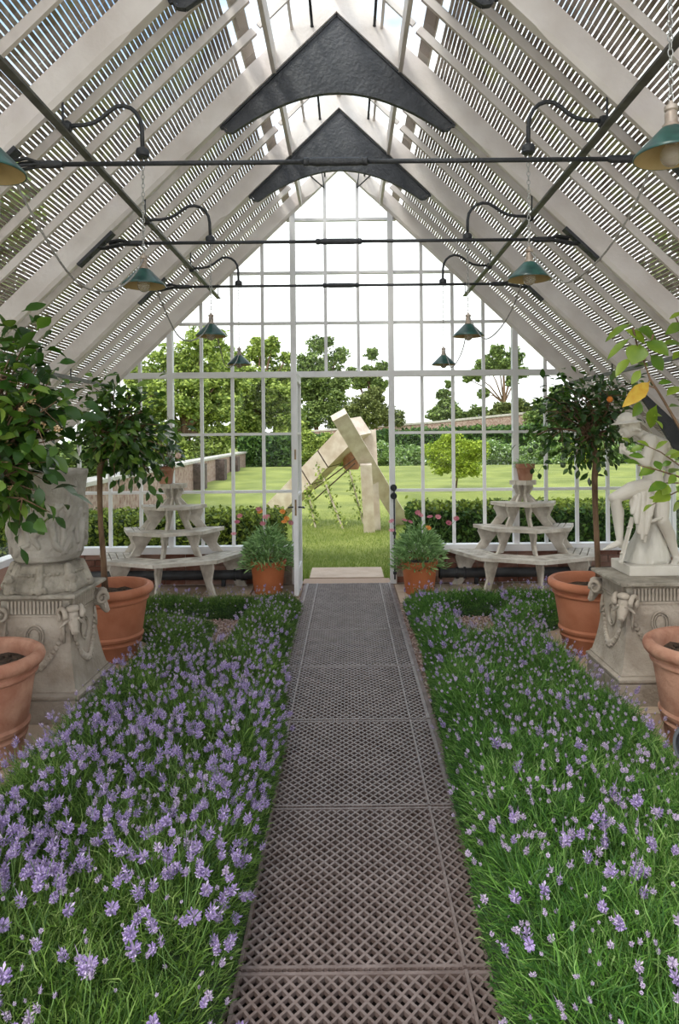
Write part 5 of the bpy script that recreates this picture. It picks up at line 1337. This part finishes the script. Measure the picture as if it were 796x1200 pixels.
TR = [('broad_tree', 'large light green tree behind the brick wall, far left', 36, [(215, 465, 40), (180, 470, 30), (200, 425, 30), (240, 405, 28), (185, 505, 30), (255, 450, 34), (222, 435, 30), (165, 440, 22), (160, 510, 26), (235, 490, 30), (200, 525, 26), (250, 520, 22), (175, 540, 22), (228, 530, 20), (262, 480, 24)], TREEA, 16000, .34, (215, .3)),
      ('broad_tree', 'large light green tree behind the hedge, left of the door post', 42, [(300, 455, 34), (322, 445, 26), (285, 475, 32), (325, 485, 26), (305, 412, 22), (272, 428, 24), (335, 420, 10), (320, 402, 9), (340, 500, 22), (290, 500, 24), (310, 525, 18), (270, 510, 20), (335, 470, 20)], TREEA, 15000, .36, (300, .3)),
      ('open_tree', 'open crowned tree seen above the beam sculpture, taller one', 60, [(368, 440, 22), (372, 405, 14), (360, 425, 16), (388, 428, 16), (398, 415, 12), (380, 455, 22), (355, 460, 18), (400, 448, 14), (360, 445, 20), (392, 470, 18), (370, 485, 22), (395, 490, 18), (352, 500, 16), (384, 400, 8)], TREEB, 9000, .42, (372, .3)),
      ('open_tree', 'open crowned tree beside the right door post', 72, [(432, 440, 14), (436, 415, 9), (448, 430, 8), (420, 448, 12), (443, 452, 12), (412, 436, 7)], TREEB, 4500, .45, (432, .25)),
      ('round_tree', 'rounded olive green tree directly above the beam sculpture', 50, [(430, 482, 24), (412, 488, 16), (452, 486, 16), (438, 466, 15), (465, 490, 12)], TREEC, 6500, .32, (430, .2)),
      ('conical_tree', 'small dense conical tree above the far wall', 56, [(524, 478, 15), (522, 462, 10), (526, 450, 6), (512, 488, 12), (536, 488, 12)], TREEB, 4200, .34, (524, .2)),
      ('round_tree', 'low round tree right of the conical tree', 56, [(560, 486, 13), (550, 490, 9), (572, 490, 9)], TREEB, 2600, .34, (560, .15)),
      ('tall_pine', 'tall bare-trunked pine with a wind-blown crown on the right', 62, [(590, 425, 16), (572, 428, 14), (605, 418, 13), (558, 440, 10), (612, 436, 9), (582, 410, 9), (600, 446, 8), (548, 444, 6), (566, 462, 8)], TREEB, 5600, .40, (592, .22)),
      ('round_tree', 'low bushy tree at the foot of the pine', 54, [(590, 482, 14), (605, 478, 14), (620, 484, 12), (578, 488, 10)], TREEC, 3600, .32, (595, .2)),
      ('broad_tree', 'mid green tree behind the right standard tree crown', 44, [(648, 480, 22), (632, 490, 16), (668, 490, 20), (655, 462, 14)], TREEB, 5000, .34, (648, .2)),
      ('broad_tree', 'mid green tree beyond the right corner of the glasshouse', 40, [(720, 490, 30), (750, 495, 28), (780, 490, 30), (700, 500, 20)], TREEB, 6000, .34, (740, .2)),
      ('broad_tree', 'mid green tree close behind the brick wall at far left', 24, [(130, 520, 34), (105, 540, 28), (150, 545, 26), (75, 545, 30), (150, 500, 22), (40, 535, 30)], TREEB, 9000, .2, (120, .15))]
for nm, lb, Y, bl_, m, n, ls, tr_ in TR:
    bush(nm, lb, 'tree', Y, bl_, m, n, ls, .0, tr_, 'trees beyond the lawn', .9)
# trees beside the glasshouse, glimpsed through the roof blinds
for (x, y, z, r, lb) in ((-7.5, 6, 5.2, 2.3, 'tree glimpsed through the left roof blinds, nearer one'), (-8, 12, 5.0, 2.4, 'tree glimpsed through the left roof blinds, further one'), (7.5, 6.5, 5.4, 2.3, 'tree glimpsed through the right roof blinds, nearer one'), (8.2, 12.5, 5.0, 2.3, 'tree glimpsed through the right roof blinds, further one')):
    t = thing('side_tree', lb, 'tree', (x, y, 0), 'trees beside the glasshouse'); k_ = 5000; d = rdirs(k_); rad = r * NR.uniform(.3, 1, k_) ** .5 * (1 + .2 * np.sin(d[:, 0] * 6) * np.cos(d[:, 2] * 7))
    P = np.stack([x + d[:, 0] * rad, y + d[:, 1] * rad, z + d[:, 2] * rad], 1)
    mass('foliage', (np.array([(-.5, 0, 0), (0, .3, .08), (.5, 0, 0), (0, -.3, .08)]), np.array([(0, 1, 2, 3)])), P, np_basis(rdirs(k_), rdirs(k_)), NR.uniform(.5, 1.2, k_) * .3, TREEB, t)
    MB().tube([(x, y, -.1), (x + .1, y, z * .5), (x, y, z)], [.2, .15, .06], 8).build('trunk', BARK, t, True)

# ------------------------------------------------------------------ beam sculpture
t = thing('beam_sculpture', 'sculpture of crossed pale timber beams standing on the lawn', 'sculpture', (.45, 11.8, 0))
A0 = Vector((-1.62, 13.6, -.05)); A1 = U(422, 499, 11.75)
mb = MB(); mb.bar(A0, A1, .34, .36, up=(-.2, 0, 1)); o = mb.build('long_beam', TIMBER, t)
dA = (A1 - A0).normalized()
for q in (.52, .70):
    p = A0.lerp(A1, q); MB().bar(p - dA * .012, p + dA * .012, .352, .372, up=(-.2, 0, 1)).build('steel_band', WIRE, t)
MB().bar(U(397, 486, 11.0), U(473, 614, 12.75), .26, .16, up=(0, 1, .1)).build('cross_beam', TIMBER, t)
pc_ = U(437, 621, 11.75)
MB().bar((pc_.x + .04, 12.05, -.05), U(433, 504, 12.0), .22, .24, up=(0, 1, 0)).build('post', TIMBER, t)
MB().bar((pc_.x - .06, 11.70, -.05), U(429, 544, 11.45), .19, .13, up=(0, 1, 0)).build('post', TIMBER, t)
for (a, b) in (((416, 543), (365, 589)), ((418, 536), (362, 578))): MB().tube([U(*a, 11.8), U(*b, 12.6)], .012, 6).build('stay_rod', WIRE, t)
# climbing stakes with sparse plants
for i, (bx_, by_, tx_, ty_, Ys) in enumerate(((402, 616, 379, 560, 12.2), (370, 614, 362, 580, 12.4), (426, 592, 410, 552, 12.8))):
    g = U(bx_, by_, Ys); g.z = -.05; tpz = U(tx_, ty_, Ys)
    ts = thing('climbing_plant', ['thin climbing plant on the tallest stake under the beam', 'thin climbing plant on the short stake behind the door edge', 'thin climbing plant on the stake below the hanging pot'][i], 'plant', (g.x, Ys, 0), 'climbers under the beam sculpture')
    MB().tube([g, tpz], .018, 6).build('stake', TIMBER, ts)
    n = 170; q = NR.uniform(.1, 1.25, n); P = np.array(g)[None] * (1 - q[:, None]) + np.array(tpz)[None] * q[:, None] + NR.normal(0, .045, (n, 3))
    mass('leaves', leaf_template(.07, .04), P, np_basis(rdirs(n), rdirs(n)), NR.uniform(.6, 1.2, n), TREEA, ts)
hp_ = U(412, 550, 12.3)
th_ = thing('hanging_pot', 'brown clay pot hanging under the crossed beams', 'pot', tuple(hp_))
MB().lathe([(0, 0), (.12, 0), (.14, .03), (.17, .26), (.185, .27), (.185, .32), (.16, .32), (0, .28)], 20, tuple(hp_)).build('pot_body', TERRA_OLD, th_, 'auto')
MB().tube([hp_ + Vector((0, 0, .3)), hp_ + Vector((0.02, 0, .75))], .006, 5).build('wire', WIRE, th_)
